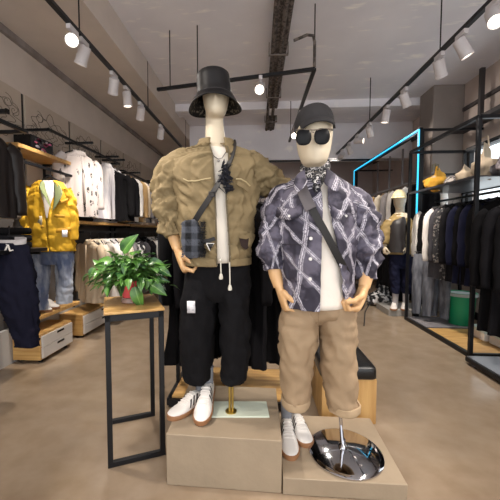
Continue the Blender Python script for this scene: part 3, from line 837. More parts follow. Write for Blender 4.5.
obj('care_label', G().add(lp, [(0, 1, 2, 3)]), ramp_mat('label_print', blotch((222, 220, 222), (196, 196, 202), 120, .5, .6)), tr, solid=.003)
# shoes
h1a, t1a = onz(207, 400, .25), onz(182.5, 413, .25)
sneaker(MB1, h1a, t1a, .25, 'shoe', .27, True)
h1b, t1b = onz(210, 397, .25), onz(199.5, 429, .25)
sneaker(MB1, h1b, t1b, .31, 'shoe', .30, True, -.19)
# brass rod on the glass plate
rb = onz(231, 413, .25)
cs = [onz(x, y, .25) for x, y in ((210.5, 418), (269.5, 418), (266.5, 402.5), (213.5, 402.5))]
obj('base_plate', G().prism(cs, .25, .258), M('glass_plate', (214, 222, 204), .08, coat=.5), MB1, bevel=.002)
mbrass = M('brass', (190, 164, 92), .3, .9)
obj('support_rod', G().tube([rb + V((-.007, 0, .008)), rb + V((-.007, 0, .32))], .0065, 12).tube([rb + V((.008, 0, .008)), rb + V((.008, 0, .32))], .0065, 12).lathe(rb, [(.03, .008), (.03, .013), (.014, .014)], 20), mbrass, MB1)

# ------------------------------------------------------------------ cross-body bag worn by that mannequin: hangs, so a thing of its own
bagc = at(193, 239, Y1 - .14)
BG = thing('crossbody_bag', 'small fluffy black and grey plaid bag hanging on olive jacket hip', 'bag', bagc - V((0, 0, .09)))
rows = []
for z, k in ((-.088, .55), (-.08, .82), (-.05, 1), (0, 1.02), (.05, 1), (.078, .85), (.088, .6)):
    row = []
    for i in range(40):
        a = 2 * PI * i / 40; ca, sa = math.cos(a), math.sin(a)
        q = V((math.copysign(abs(ca) ** .5, ca) * .05 * k, math.copysign(abs(sa) ** .6, sa) * .03 * k - .01, z))
        q *= 1 + .16 * noise.noise(q * 32) + .08 * noise.noise(q * 80); q.x *= 1.04 - 2.2 * z * (z > 0); q = Matrix.Rotation(-.12, 3, 'Y') @ q
        row.append(bagc + q)
    rows.append(row)
obj('pouch', G().grid(rows, True, (1, 1)), ramp_mat('plaid_fleece', plaid, .95), BG, sharp=180)
g = G(); rs = random.Random(8)
for i in range(420):
    a = rs.uniform(-PI * .45, PI * .45); z = rs.uniform(-.08, .085)
    p = bagc + V((.028 + .03 * math.cos(a), .035 * math.sin(a) - .014, z)); d = V((rs.uniform(-.2, 1), rs.uniform(-1, .2), rs.uniform(-1, .6))).normalized() * rs.uniform(.008, .018)
    g.tube([p, p + d * .6, p + d + V((0, 0, -.003))], [.0014, .001, .0005], 4)
gf = G()
for i in range(500):
    a = rs.uniform(-PI * .95, PI * .1); z = rs.uniform(-.085, .08)
    p = bagc + V((.046 * math.cos(a), .03 * math.sin(a) - .012, z)); d = V((math.cos(a), math.sin(a), rs.uniform(-.8, .3))).normalized() * rs.uniform(.006, .013)
    gf.tube([p, p + d * .6, p + d], [.0013, .001, .0005], 4)
obj('fleece_pile', gf, ramp_mat('plaid_fleece', plaid, .95), BG)
obj('shaggy_side', g, M('shaggy_black', (24, 23, 26), .9), BG)
sp_ = [(193, 224), (201, 211), (212, 194), (222, 177), (230, 161), (235, 150), (236, 144)]
sp3 = [j1pt(x, y, .022) for x, y in sp_[:5]] + [at(233, 151, Y1 - .085), at(234, 144, Y1 - .03), at(233, 141, Y1 + .05)]
st_ = obj('strap', G().ribbon(cr(sp3, 30), (1, -.2, .55), .028, .004), M('black_webbing', (30, 27, 26), .6), BG)
bk = j1pt(212, 194, .028)
obj('buckle', G().tube([bk + V((a, 0, b)) for a, b in ((-.014, -.01), (.014, -.01), (.014, .01), (-.014, .01), (-.014, -.01))], .003, 6), M('gunmetal', (70, 66, 66), .3, .8), st_)
# ------------------------------------------------------------------ mannequin in the patterned jacket
Y2 = 1.64
MB2 = thing('mannequin', 'shorter mannequin in diamond patterned jacket, flat cap and sunglasses', 'mannequin', V((at(318, 380, Y2).x, Y2, .08)))
hc2 = at(314, 168, Y2 - .03)
g = G().grid(head_rows(hc2, 1.13, .05, -.06), True, (1, 1))
g.tube([at(315, 158, Y2 + .03), at(315, 172, Y2 + .03), at(316, 184, Y2 + .03), at(316, 198, Y2 + .03)], [.056, .058, .075, .1], 28)
ch = torso([cl(304, 328, 178, Y2 + .02, .07), cl(290, 342, 190, Y2 + .02, .085), cl(285, 348, 215, Y2 + .02, .1), cl(287, 346, 260, Y2 + .02, .1), cl(292, 342, 312, Y2 + .01, .07)], 20, 40, 0)
g.add(ch.v, ch.f + [tuple(range(40)), tuple(reversed(range(len(ch.v) - 40, len(ch.v))))])
g.tube([at(286, 194, Y2 + .02), at(274, 215, Y2 + .03), at(270, 240, Y2 + .02), at(273, 268, Y2 - .02)], [.05, .045, .04, .034], 14)
g.tube([at(346, 192, Y2 + .02), at(362, 215, Y2 + .03), at(367, 242, Y2 + .02), at(366, 270, Y2 - .02)], [.05, .045, .04, .034], 14)
obj('body', g, mskin, MB2, voxel=.006)
wl_, hl_ = at(279.5, 288, Y2 - .05), at(284, 303, Y2 - .06)
obj('forearm', G().tube([at(273, 262, Y2 - .02), at(275.5, 275, Y2 - .035), at(279, 286.5, Y2 - .049)], [.034, .031, .026], 18), mwoodh, MB2)
obj('hand', hand(wl_, hl_ - wl_, (1, .1, 0), (0, -1, 0), 1.12, 1.1), mwoodh, MB2, voxel=.0035)
wr_, hr_ = at(363.5, 288, Y2 - .07), at(357, 303, Y2 - .09)
obj('forearm', G().tube([at(367, 268, Y2 - .02), at(366, 278, Y2 - .05), at(364, 287, Y2 - .069)], [.034, .031, .027], 18), mwoodh, MB2)
obj('hand', hand(wr_, hr_ - wr_, (-1, -.25, 0), (0, -1, 0), 1.18, 1.12), mwoodh, MB2, voxel=.0035)
mdia = ramp_mat('diamond_jacquard', diamond, .8)
mshirt2 = M('white_tee', (232, 222, 210), .8, bump=.12, bs=40)
obj('t_shirt', torso([cl(303, 329, 180, Y2 + .005, .075), cl(292, 341, 189, Y2 + .01, .09), cl(285, 347, 215, Y2 + .0, .122), cl(286, 346, 260, Y2 - .01, .128), cl(286, 347, 304, Y2 - .015, .135)], 24, 48, .006, 12), mshirt2, MB2, solid=.003, sharp=180)
J2 = [(302, 332, 176, Y2 + .01, .072, -.1, .25), (290, 344, 181, Y2 + .01, .092, -.02, .22), (279, 354, 190, Y2 + .01, .118, .0, .18), (275, 358, 206, Y2, .138, .02, .16), (277, 356, 232, Y2 - .005, .15, .0, .3), (279, 354, 260, Y2 - .01, .155, -.03, .46), (281, 352, 285, Y2 - .01, .16, -.05, .62), (281, 351, 304, Y2 - .01, .158, -.05, .74)]
def j2pt(px, py, push=.004):
    S = cr([(py_2, (a + b) / 2, (b - a) / 2, Y, bb) for a, b, py_2, Y, bb, _, _ in J2], 90)
    k = min(S, key=lambda s: abs(s[0] - py)); u = max(-.98, min(.98, (px - k[1]) / k[2]))
    return at(px, py, k[3] - k[4] * math.sqrt(1 - u * u) - push)
jk2 = obj('jacket', torso(J2, 90, 160, .010, 14, 9, 4), mdia, MB2, solid=.004, sharp=180)
obj('sleeve', sleeve([(at(296, 199, Y2 + .01), .07), (at(286, 201, Y2 + .01), .082), (at(279, 213, Y2 + .015), .08), (at(275.5, 230, Y2 + .01), .076), (at(273, 248, Y2 - .005), .074), (at(273.5, 262, Y2 - .02), .056), (at(274, 270, Y2 - .03), .046)], 84, 56, .015, 5), mdia, jk2, sharp=180)
obj('sleeve', sleeve([(at(338, 199, Y2 + .01), .07), (at(349, 202, Y2 + .01), .084), (at(358, 215, Y2 + .015), .084), (at(363, 234, Y2 + .01), .086), (at(365, 254, Y2 - .005), .074), (at(366, 268, Y2 - .02), .06), (at(366.5, 279, Y2 - .03), .05)], 84, 56, .016, 9), mdia, jk2, sharp=180)
# shirt collar: two pointed leaves and a back band
for s in (0, 1):
    if s == 0: P_ = [[(306, 168), (305, 172), (306, 177), (309, 182)], [(301, 171), (299, 177), (300, 183), (304, 188)], [(296, 175), (293, 182), (294, 189), (296, 195)]]
    else: P_ = [[(325, 167), (326, 171), (325, 177), (322, 183)], [(330, 170), (333, 176), (333, 182), (329, 188)], [(336, 174), (341, 181), (340, 188), (338, 194)]]
    pushes = (.0, .018, .022)
    rows = [[at(x, y, Y2 + (.02 - .035 * i) - (.075, .1, .112)[r]) for i, (x, y) in enumerate(row)] for r, row in enumerate(P_)]
    obj('collar', G().grid(rows, uvs=[[(p.x, p.z) for p in r] for r in rows]), mdia, jk2, solid=.006, sub=1, sharp=180)
mfl = M('dark_jacket_seam', (40, 36, 44), .8)  # dark colour of the jacket's yoke seam
def flap2(pts, w, nm, mat=mdia, push=.018):
    P_ = [j2pt(x, y, push) for x, y in pts]
    return obj(nm, G().grid([[p + V((0, 0, w)) + V((0, .006, 0)) for p in P_], P_], uvs=[[(p.x, p.z) for p in P_], [(p.x, p.z - w) for p in P_]]), mat, jk2, solid=.006)
for pts, bx in (([(276, 217), (283, 219), (289, 220), (297, 218), (302, 214)], 289), ([(331, 216), (338, 221), (345, 222), (353, 220), (357, 216)], 346)):
    f_ = flap2(pts, .05, 'pocket_flap')
    obj('snap_button', G().lathe(j2pt(bx, 216, .022), [(.001, -.003), (.006, -.003), (.006, .003), (.001, .003)], 12, Matrix.Rotation(PI / 2, 3, 'X')), M('pearl_button', (216, 212, 208), .3), f_)
for y in (206, 238.5, 259, 279): obj('button', G().lathe(j2pt(311.5 - (y - 206) * .02, y, .01), [(.001, -.003), (.0075, -.003), (.0075, .003), (.001, .003)], 14, Matrix.Rotation(PI / 2, 3, 'X')), M('pearl_button', (216, 212, 208), .3), jk2)
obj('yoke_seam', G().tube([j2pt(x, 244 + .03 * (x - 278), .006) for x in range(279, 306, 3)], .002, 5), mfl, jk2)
# bandana
mban = ramp_mat('paisley_bandana', bandana, .8)
rows = []; uvs = []
for q in range(5):
    k = q / 4; row = []; ur = []
    for j in range(40):
        t = 2 * PI * j / 40
        row.append(at(315, 165 + 11 * k, Y2 + .025) + V((.069 * math.sin(t) * (1 + .04 * math.sin(k * 9)), -.072 * math.cos(t) * (1 + .05 * math.sin(k * 9 + 1)), .01 * math.cos(t)))); ur.append((t * .07, k * .06))
    rows.append(row); uvs.append(ur)
bn = obj('bandana', G().grid(rows, True, (0, 0), uvs), mban, MB2, solid=.004, sharp=180)
rows = []; uvs = []
for q in range(9):
    k = q / 8; hw = 15 * (1 - k) + .6
    rows.append([at(315.5 + hw * u + k * .5, 172 + 21 * k + 2 * abs(u) * (1 - k) * -1, Y2 - .062 - .055 * math.sqrt(max(0, k)) + .05 * u * u * (1 - k) - .006 * math.sin(u * 7 + k * 5)) for u in [x / 5 for x in range(-5, 6)]])
    uvs.append([(u * .09 * (1 - k), k * .12) for u in [x / 5 for x in range(-5, 6)]])
obj('bandana_point', G().grid(rows, uvs=uvs), mban, bn, solid=.003, sharp=180)
# flat cap
CC = at(314, 131, Y2 - .0); tlc = Matrix.Rotation(-.06, 3, 'Y') @ Matrix.Rotation(.05, 3, 'X')
mcap = M('charcoal_cap', (52, 50, 51), .8, bump=.3, bs=90, spec=.2)
rows = []
for i in range(13):
    k = i / 12; r = math.cos(k * PI / 2) ** .7 if k < 1 else .02; z = .10 * math.sin(k * PI / 2) ** .9
    rows.append([CC + tlc @ V((math.cos(a) * .094 * r, math.sin(a) * .118 * r - .02 * (k), z + .012 - .01 * math.sin(a) * (1 - k))) for a in [2 * PI * j / 48 for j in range(48)]])
g = G().grid(rows, True, (0, 1))
cp = obj('flat_cap', g, mcap, MB2, sharp=180)
rows = []
for i in range(7):
    k = i / 6
    rows.append([CC + tlc @ V((math.sin(t) * (.082 - .004 * k), -.062 - (.052 + .055 * k) * math.cos(t) ** .8, .022 + .006 * k - .035 * k * k + .032 * (math.cos(t) - .75) )) for t in [-1.25 + 2.5 * j / 24 for j in range(25)]])
obj('brim', G().grid(rows), mcap, cp, solid=.006, sharp=180)
obj('cap_band', G().lathe(CC + V((0, 0, .004)), [(.092, .0), (.094, .012), (.092, .02)], 40, tlc, 1, 1.2), M('cap_band_dark', (34, 32, 34), .7), cp)
# sunglasses
SGc = Y2 - .155
sg = obj('sunglasses', G().tube([at(308, 133, SGc), at(311, 131.5, SGc - .004), at(314, 132.5, SGc)], .0032, 8).tube([at(296, 130, SGc + .015), at(303, 129.3, SGc), at(314, 130, SGc - .006), at(325, 128.8, SGc), at(332, 129, SGc + .015)], .003, 8), M('gold_wire', (150, 140, 128), .25, .9), MB2)
for lx, ly in ((303.6, 137), (322, 136.2)):
    c = at(lx, ly, SGc); ro = []
    for q, dz in ((1, .003), (1, -.002), (.8, -.006), (.4, -.009), (.02, -.01)):
        ro.append([c + V((.034 * q * math.copysign(abs(math.cos(a)) ** .8, math.cos(a)), dz + .12 * (lx - 313) / 187 * math.cos(a) * .034 * q * 3, .034 * q * math.copysign(abs(math.sin(a)) ** .85, math.sin(a)) * (1 if math.sin(a) > 0 else 1.06))) for a in [2 * PI * j / 36 for j in range(36)]])
    obj('lens', G().grid(ro, True, (1, 1)), M('dark_lens', (12, 12, 14), .35, spec=.2), sg)
for s in (-1, 1):
    obj('temple_arm', G().tube([at(314 + s * 18.5, 130, SGc + .012), at(314 + s * 17.5, 130, SGc + .06), at(314 + s * 15.5, 132, SGc + .17)], .0035, 8), mblackb, sg)
# khaki trousers
mkh = M('khaki_cotton', (158, 134, 106), .8, var=.05, vs=6, bump=.15, bs=40)
LGs = [[cl(282.5, 321, 303, Y2, .118), cl(280.5, 320, 320, Y2, .115), cl(279.5, 318, 338, Y2, .105), cl(279.5, 315, 360, Y2 + .01, .095), cl(281, 311, 388, Y2 + .02, .088), cl(283, 308.5, 403, Y2 + .02, .08)],
       [cl(316, 355, 303, Y2, .118), cl(317, 357, 320, Y2, .115), cl(320, 357.5, 338, Y2, .105), cl(323, 357.5, 365, Y2, .095), cl(327, 357.5, 392, Y2, .088), cl(330, 357.5, 408, Y2, .08)]]
tr2 = obj('trousers', trousers([cl(286, 348, 298, Y2 - .005, .125), cl(284, 354, 312, Y2 - .005, .118), cl(294, 344, 322, Y2 - .005, .06)], LGs, .013, 31), mkh, MB2, sharp=180)
for L_, sgn in ((LGs[0], 0), (LGs[1], 1)):
    (a, b, y, Y, d, _, _) = L_[-1]
    obj('turn_up', torso([cl(a - .6, b + .6, y - 6.5, Y, d + .006), cl(a - .8, b + .8, y - 2, Y, d + .009), cl(a - .4, b + .4, y + .8, Y, d + .006)], 7, 48, .005, 33 + sgn), M('khaki_turnup', (172, 148, 118), .8), tr2, solid=.009, sharp=180)
obj('fly_seam', G().tube([at(318, 306, Y2 - .135), at(318.5, 316, Y2 - .132), at(318.5, 327, Y2 - .122)], .002, 5), M('khaki_seam', (138, 114, 86), .8), tr2)
# shoes and chrome base
h2a, t2a = onz(285.5, 424, .08), onz(292, 465, .08)
sneaker(MB2, h2a, t2a, .08, 'shoe', .315, True)
h2b, t2b = onz(293, 421, .08), onz(309, 450, .08)
sneaker(MB2, h2b, t2b, .08, 'shoe', .25, False)
dc = onz(345, 452.5, .08)
mchr = M('chrome', (200, 200, 204), .06, 1)
obj('base_disc', G().lathe(dc, [(.178, 0), (.182, .003), (.182, .008), (.176, .013), (.16, .017), (.1, .025), (.03, .031), (.001, .032)], 64, None, 1, 1.08), mchr, MB2, sharp=30)
obj('support_rod', G().tube([dc + V((-.012, 0, .03)), at(340, 412, Y2)], .0095, 14).lathe(dc + V((-.012, 0, .02)), [(.024, .005), (.022, .02), (.013, .028), (.013, .05)], 18), mchr, MB2)
# bag strap across the patterned jacket, small pouch behind the hip
bp2 = at(360, 296, Y2 + .06)
BG2 = thing('crossbody_bag', 'black strap bag slung across the diamond patterned jacket', 'bag', bp2 - V((0, 0, .1)))
p_ = [at(300, 172, Y2 + .03), at(300, 176, Y2 - .05), j2pt(304, 188, .022)] + [j2pt(x, y, .016) for x, y in ((308, 200), (315, 214), (325, 232), (335, 251), (345, 270), (352, 284))] + [at(359, 290, Y2 - .0)]
obj('strap', G().ribbon(cr(p_[2:], 30), (1, -.1, .5), .033, .004), M('black_webbing', (38, 34, 32), .6), BG2)
obj('shoulder_pad', G().ribbon(cr([j2pt(x, y, .02) for x, y in ((301, 186), (304, 194), (308, 203), (311, 209))], 10), (1, -.1, .4), .05, .007), M('grey_pad', (92, 86, 88), .6), BG2)
obj('pouch', G().ball(bp2, (.028, .045, .075), 20), M('black_nylon', (26, 25, 27), .5), BG2)
obj('cord_end', G().tube([at(364, 300, Y2 - .02), at(370, 303, Y2 - .02), at(365, 312, Y2 - .02), at(364, 326, Y2 - .02)], .003, 6), mblackb, BG2)
# ------------------------------------------------------------------ hanging garments: prototypes with shared meshes
PROTO = {}
def gmesh(nm, g): return mesh(nm, g, None, sharp=180)
def slab_rows(keys, nr, nc, fold, seed, fx=14):
    rows = []; uvs = []
    for i, (z, hw, hd, cx) in enumerate(cr(keys, nr)):
        k = i / (nr - 1); row = []; ur = []
        for j in range(nc):
            t = 2 * PI * j / nc; x = hw * math.sin(t); y = -hd * math.copysign(abs(math.cos(t)) ** .8, math.cos(t))
            f = fold * k * (math.sin(x * fx * 6 + seed) * .5 + noise.noise(V((x * fx, z * 3, seed))) * 1.3)
            row.append(V((x + cx, y + (f if math.cos(t) < 0 else f * .9), z + .012 * math.sin(x * 9 + seed) * k))); ur.append((t * hw, z))
        rows.append(row); uvs.append(ur)
    return rows, uvs
def wire_hanger(w, clip=False):
    g = G().tube([(.0, 0, -.055), (.0, 0, -.03), (.012, 0, -.022), (.02, 0, -.008), (.014, 0, .006), (0, 0, .01), (-.012, 0, .004)], .0025, 6)
    if clip: g.tube([(-w, 0, -.06), (w, 0, -.06)], .004, 6); [g.box((s * w * .8, 0, -.085), (.03, .02, .05)) for s in (-1, 1)]
    else: g.tube([(-w, 0, -.125), (-w * .4, 0, -.075), (0, 0, -.055), (w * .4, 0, -.075), (w, 0, -.125)], .006, 8)
    return g
def proto(key):
    if key in PROTO: return PROTO[key]
    kind, w, L, sl, th, seed = key; P_ = []
    if kind == 'top':
        h = w / 2
        r, u = slab_rows([(-.075, .06, .035, 0), (-.09, .075, .045, 0), (-.115, .14, th * .8, 0), (-.15, h - .03, th, 0), (-.2, h, th * 1.05, 0), (-.36, h - .005, th * 1.1, 0), (-.09 - L * .7, h, th * 1.15, 0), (-.09 - L, h + .015, th * 1.2, 0)], 26, 44, .03, seed)
        P_.append(('body', gmesh('body', G().grid(r, True, (0, 0), u)), 0))
        for s in (-1, 1):
            pts = cr([(s * (h - .04), 0, -.16, .05), (s * (h + .015), -.005, -.22, .058), (s * (h + .035), -.01, -.2 - sl * .5, .052), (s * (h + .04), -.02, -.18 - sl, .04)], 16)
            P_.append(('sleeve', gmesh('sleeve', G().tube([V(p[:3]) for p in pts], [p[3] for p in pts], 14, .8, side=(1, 0, 0), jit=.35, f=16)), 1))
        g = G(); rows = []
        for q, (rr, z) in enumerate(((.066, -.082), (.062, -.066), (.074, -.068), (.084, -.1))):
            rows.append([V((rr * math.sin(2 * PI * k / 20) * 1.05, -rr * .62 * math.cos(2 * PI * k / 20), z - .02 * (math.cos(2 * PI * k / 20) > .6) * (q > 1))) for k in range(20)])
        P_.append(('collar', gmesh('collar', g.grid(rows, True)), 2))
        P_.append(('placket', gmesh('placket', G().ribbon([(0, -th * 1.02 - .004, -.13), (0, -th * 1.12 - .008, -.3), (0, -th * 1.2 - .014, -.09 - L)], (1, 0, 0), .025, .004)), 2))
        P_.append(('hanger', gmesh('hanger', wire_hanger(h - .06)), 3))
    else:
        r, u = slab_rows([(-.09, w / 2, .03, 0), (-.13, w / 2 + .01, .035, 0), (-.3, w / 2 + .03, .05, 0), (-.36, w / 2 + .025, .05, 0)], 8, 40, .01, seed)
        g = G().grid(r, True, (0, 0), u)
        for s in (-1, 1):
            r, u = slab_rows([(-.28, w / 4 + .01, .05, s * (w / 4 + .01)), (-.5, w / 4, .055, s * (w / 4 + .02)), (-.09 - L, w / 4 - .015, .05, s * (w / 4 + .03))], 20, 28, .025, seed + s)
            g.grid(r, True, (0, 0), u)
        P_.append(('legs', gmesh('legs', g), 0))
        P_.append(('waistband', gmesh('waistband', G().lathe((0, 0, -.105), [(w / 2 + .004, -.02), (w / 2 + .006, 0), (w / 2 + .004, .018)], 36, None, 1, .19)), 2))
        P_.append(('hanger', gmesh('hanger', wire_hanger(w / 2, True)), 3))
    PROTO[key] = P_; return P_
mhang = M('hanger_black', (30, 29, 31), .4); mhangw = M('hanger_white', (222, 220, 218), .4)
def garment(key, name, label, cat, loc, rot, mats, group=None, hang=None):
    t = thing(name, label, cat, V(loc), group); t.rotation_euler = (0, 0, rot)
    ms = (mats * 3)[:3] if len(mats) == 1 else (mats + [mats[0]])[:3] if len(mats) == 2 else mats
    for nm, me, sl in proto(key):
        o = bpy.data.objects.new(nm, me); COL.objects.link(o); o.parent = t
        if not me.materials: me.materials.append(None)
        o.material_slots[0].link = 'OBJECT'; o.material_slots[0].material = (hang or mhang) if sl == 3 else ms[sl]
    return t
SH = ('top', .46, .66, .5, .04, 1); SH2 = ('top', .48, .7, .52, .05, 5); CO_ = ('top', .46, 1.12, .58, .045, 3); JK = ('top', .5, .66, .54, .065, 7); TR = ('pants', .36, .95, 0, 0, 2); TEE = ('top', .44, .72, .3, .035, 9)
F = lambda nm, c, **k: M('fabric_' + nm, c, .88, bump=.2, bs=50, var=.08, vs=12, spec=.15, **k)
fblack, fblack2, fnavy, fwhite, fcream, fbeige, ftan, fgrey, fdgrey, flgrey, folive = F('black', (14, 13, 15)), F('soft_black', (21, 20, 23)), F('navy', (24, 26, 46)), F('white', (224, 218, 212)), F('cream', (216, 204, 184)), F('beige', (192, 174, 150)), F('tan', (186, 152, 106)), F('grey', (122, 118, 120)), F('charcoal', (66, 64, 68)), F('pale_grey', (176, 170, 170)), F('khaki', (128, 112, 84))
fspeck = ramp_mat('speckled_shirting', specks, .8)
fpale = ramp_mat('washed_pale_denim', denim((176, 172, 178), (222, 216, 214), 7), .8)
fjean = ramp_mat('blue_denim', denim((92, 104, 134), (178, 184, 196), 10), .85)
fgjean = ramp_mat('grey_denim', denim((66, 68, 76), (128, 130, 138), 9), .85)
fbw = ramp_mat('black_white_print', blotch((28, 27, 30), (214, 210, 208), 17, .5, .54), .8)
fleo = ramp_mat('dark_leopard', blotch((34, 33, 36), (128, 122, 118), 30, .54, .6), .8)
fmott = ramp_mat('mottled_grey_print', blotch((88, 80, 86), (168, 158, 160), 16, .42, .6), .8)
fred = ramp_mat('rust_print', blotch((178, 70, 44), (214, 150, 120), 20, .5, .6), .85)
fleather = M('leather_jacket', (30, 23, 21), .42, spec=.3, var=.12, vs=7, bump=.15, bs=30)

# ------------------------------------------------------------------ left wall fixtures
def board(name, label, y0, y1, x0, x1, z, th=.035, mat=None, brackets=True, grp='oak wall shelves'):
    t = thing(name, label, 'shelf', ((x0 + x1) / 2, (y0 + y1) / 2, z - th), grp)
    obj('board', G().box(((x0 + x1) / 2, (y0 + y1) / 2, z - th / 2), (x1 - x0, y1 - y0, th)), mat or mwood, t, bevel=.003)
    if brackets:
        for y in (y0 + .06, y1 - .06): obj('bracket', G().bar((x0, y, z - th - .012), (x1 - .03, y, z - th - .012), .02, .022).bar((x0 + .012, y, z - th - .012), (x0 + .012, y, z - th - .16), .02, .02), mblack, t)
    return t
XW = WL + .026
ys0, ys1 = onx(18, 146, -2.0).y, onx(71, 161, -2.0).y
zs = onx(45, 153.5, -2.0).z
board('wall_shelf', 'short oak shelf over the yellow parka with the black printed box', ys0, ys1, XW, -2.0, zs + .012)
yb0, yb1 = onx(33, 320, -2.0).y, onx(80, 304, -2.0).y
board('wall_shelf', 'low oak shelf under the jeans with the white sneakers', yb0, yb1, XW, -2.0, .425)
yl0 = onx(75, 221, -2.0).y
board('wall_shelf', 'long oak shelf under the speckled shirt running back along wall', yl0, 5.0, XW, -1.98, 1.325)
board('wall_shelf', 'far oak shelf under the black and white tops by the olive sleeve', 5.04, 7.6, XW, -1.98, 1.325)
def cabinet(label, y0, y1, x0, x1, h):
    t = thing('drawer_cabinet', label, 'cabinet', ((x0 + x1) / 2, (y0 + y1) / 2, 0), 'low oak drawer cabinets')
    obj('carcass', G().box(((x0 + x1) / 2 - .005, (y0 + y1) / 2, .03 + h / 2 - .015), (x1 - x0 - .01, y1 - y0, h - .03)), mwood, t, bevel=.003)
    mdr = M('pale_drawer', (206, 200, 194), .5)
    for k in range(2):
        z0 = .045 + k * (h - .06) / 2; hh = (h - .06) / 2 - .006
        d = obj('drawer', G().box((x1, (y0 + y1) / 2, z0 + hh / 2), (.018, y1 - y0 - .03, hh)), mdr, t, bevel=.002)
        obj('handle', G().box((x1 + .01, (y0 + y1) / 2 + .03, z0 + hh - .022), (.006, .11, .018)), mblackb, d)
    for y in (y0 + .06, y1 - .06):
        for x in (x0 + .05, x1 - .05): obj('foot', G().lathe((x, y, 0), [(.02, 0), (.02, .032)], 12), mblack, t)
yc0, yc1 = onz(41, 364, 0).y, onz(73, 345, 0).y
cabinet('oak cabinet with two pale drawers below the yellow parka', yc0, yc1, XW + .04, -1.96, .27)
ycc = onz(83, 340, 0).y
cabinet('oak drawer cabinet behind the plant table by the hanging shirts', ycc + .05, ycc + .95, XW + .04, -1.96, .27)
def rail(name, label, y0, y1, x, z, arms, grp='black wall rails', cross=()):
    t = thing(name, label, 'rail', (x, (y0 + y1) / 2, z), grp)
    obj('bar', G().bar((x, y0, z), (x, y1, z), .022), mblack, t)
    for y in arms: obj('arm', G().bar((XW, y, z), (x, y, z), .022), mblack, t)
    for y in cross: obj('cross_bar', G().bar((x - .14, y, z + .004), (x + .18, y, z + .004), .024), mblack, t)
    return t
rail('clothes_rail', 'upper black rail above the speckled shirt and pale denim', 3.1, 4.75, -2.02, 2.19, (3.12, 4.72), cross=(3.62, 4.3, 4.5))
rail('clothes_rail', 'upper black rail above the black and white tops', 4.86, 6.5, -2.02, 2.12, (4.88, 6.48), cross=(5.1, 5.9))
rail('clothes_rail', 'lower black rail carrying the beige and white shirts', 3.6, 6.9, -1.97, 1.2, (3.62, 5.2, 6.88))
rail('clothes_rail', 'black rail under the short oak shelf holding yellow parka', ys0 + .03, ys1, -2.0, 1.80, (ys0 + .08, ys1 - .03))
t = thing('wall_bracket', 'black square bracket above the dark leather jacket at frame edge', 'bracket', (-2.1, 2.4, 1.98))
for y in (2.12, 2.62): obj('arm', G().bar((XW, y, 2.02), (-1.9, y, 2.02), .026), mblack, t)
obj('bar', G().bar((-1.9, 2.1, 2.02), (-1.9, 2.64, 2.02), .026), mblack, t)
t = thing('wall_bracket', 'upper black arm high on the panel at left frame edge', 'bracket', (-2.1, 2.5, 2.1))
obj('arm', G().bar((XW, 2.5, 2.14), (-1.96, 2.5, 2.14), .03), mblack, t)
obj('end_cap', G().box((-1.955, 2.5, 2.14), (.012, .036, .036)), mblackb, t)

# ------------------------------------------------------------------ left wall clothes
garment(('top', .42, .62, .5, .055, 7), 'leather_jacket', 'dark brown leather jacket at the left frame edge', 'jacket', (-1.99, onx(-20, 120, -1.99).y, 2.01), math.radians(66), [fleather])
def folded(name, label, c, d, rot, mat, n, grp):
    """n folded garments in one pile, each a thing"""
    for i in range(n):
        g = G(); cz = c[2] + d[2] * (i + .5); rows = []
        for z, k in ((-.5, .93), (-.3, 1), (.3, 1), (.5, .93)):
            row = []
            for j in range(32):
                a = 2 * PI * j / 32; ca, sa = math.cos(a), math.sin(a)
                q = V((math.copysign(abs(ca) ** .3, ca) * d[0] / 2 * k, math.copysign(abs(sa) ** .3, sa) * d[1] / 2 * k, 0)); q = Matrix.Rotation(rot, 3, 'Z') @ q
                row.append(V((c[0], c[1], cz + z * d[2] * .96)) + q * (1 + .04 * noise.noise(q * 12 + V((0, 0, i * 3)))))
            rows.append(row)
        g.grid(rows, True, (1, 1))
        solo(name, g, mat[i % len(mat)], label[i], 'folded clothes', grp, sharp=60)
board('wall_shelf', 'black shelf with folded black jeans under the leather jacket', 2.0, 2.68, XW, -1.78, 1.07, .03, mblack)
folded('folded_jeans', ['folded black jeans lowest under the leather jacket', 'folded black jeans in the middle of the left edge pile', 'folded black jeans topmost under the leather jacket'], (-1.98, 2.42, 1.07), (.34, .3, .055), 0, [fblack, fblack2, fblack], 3, 'folded jeans at the left edge')
# navy drawstring trousers, large in the lower left
YN = 2.3
NT = thing('trousers', 'navy trousers with white drawstring hanging at the left frame edge', 'trousers', at(14, 345, YN))
obj('legs', torso([cl(-8, 26, 243, YN, .05), cl(-9, 33, 262, YN, .065), cl(-6, 37, 285, YN, .07), cl(2, 38, 308, YN, .065), cl(11, 38.5, 330, YN, .055), cl(18, 38, 346, YN, .045)], 34, 48, .02, 61, 9, 3), F('ink', (22, 22, 36)), NT, sharp=180, solid=.004)
obj('waist_lining', G().grid([[at(9 + 17.5 * math.sin(a), 243 + q + 2 * math.cos(a), YN - .048 * math.cos(a)) for a in [2 * PI * j / 30 for j in range(30)]] for q in (0, -5)], True, (1, 0)), flgrey, NT, solid=.004)
obj('drawstring', G().tube([at(8, 245, YN - .065), at(5, 251, YN - .075), at(2, 254, YN - .075)], .006, 6).tube([at(8, 245, YN - .065), at(10, 251, YN - .078), at(13, 250, YN - .075)], .006, 6), fwhite, NT)
obj('hanger', G().tube([at(-6, 236, YN), at(24, 236, YN)], .006, 6).bar(at(9, 236, YN), at(9, 226, YN), .006), mhang, NT)
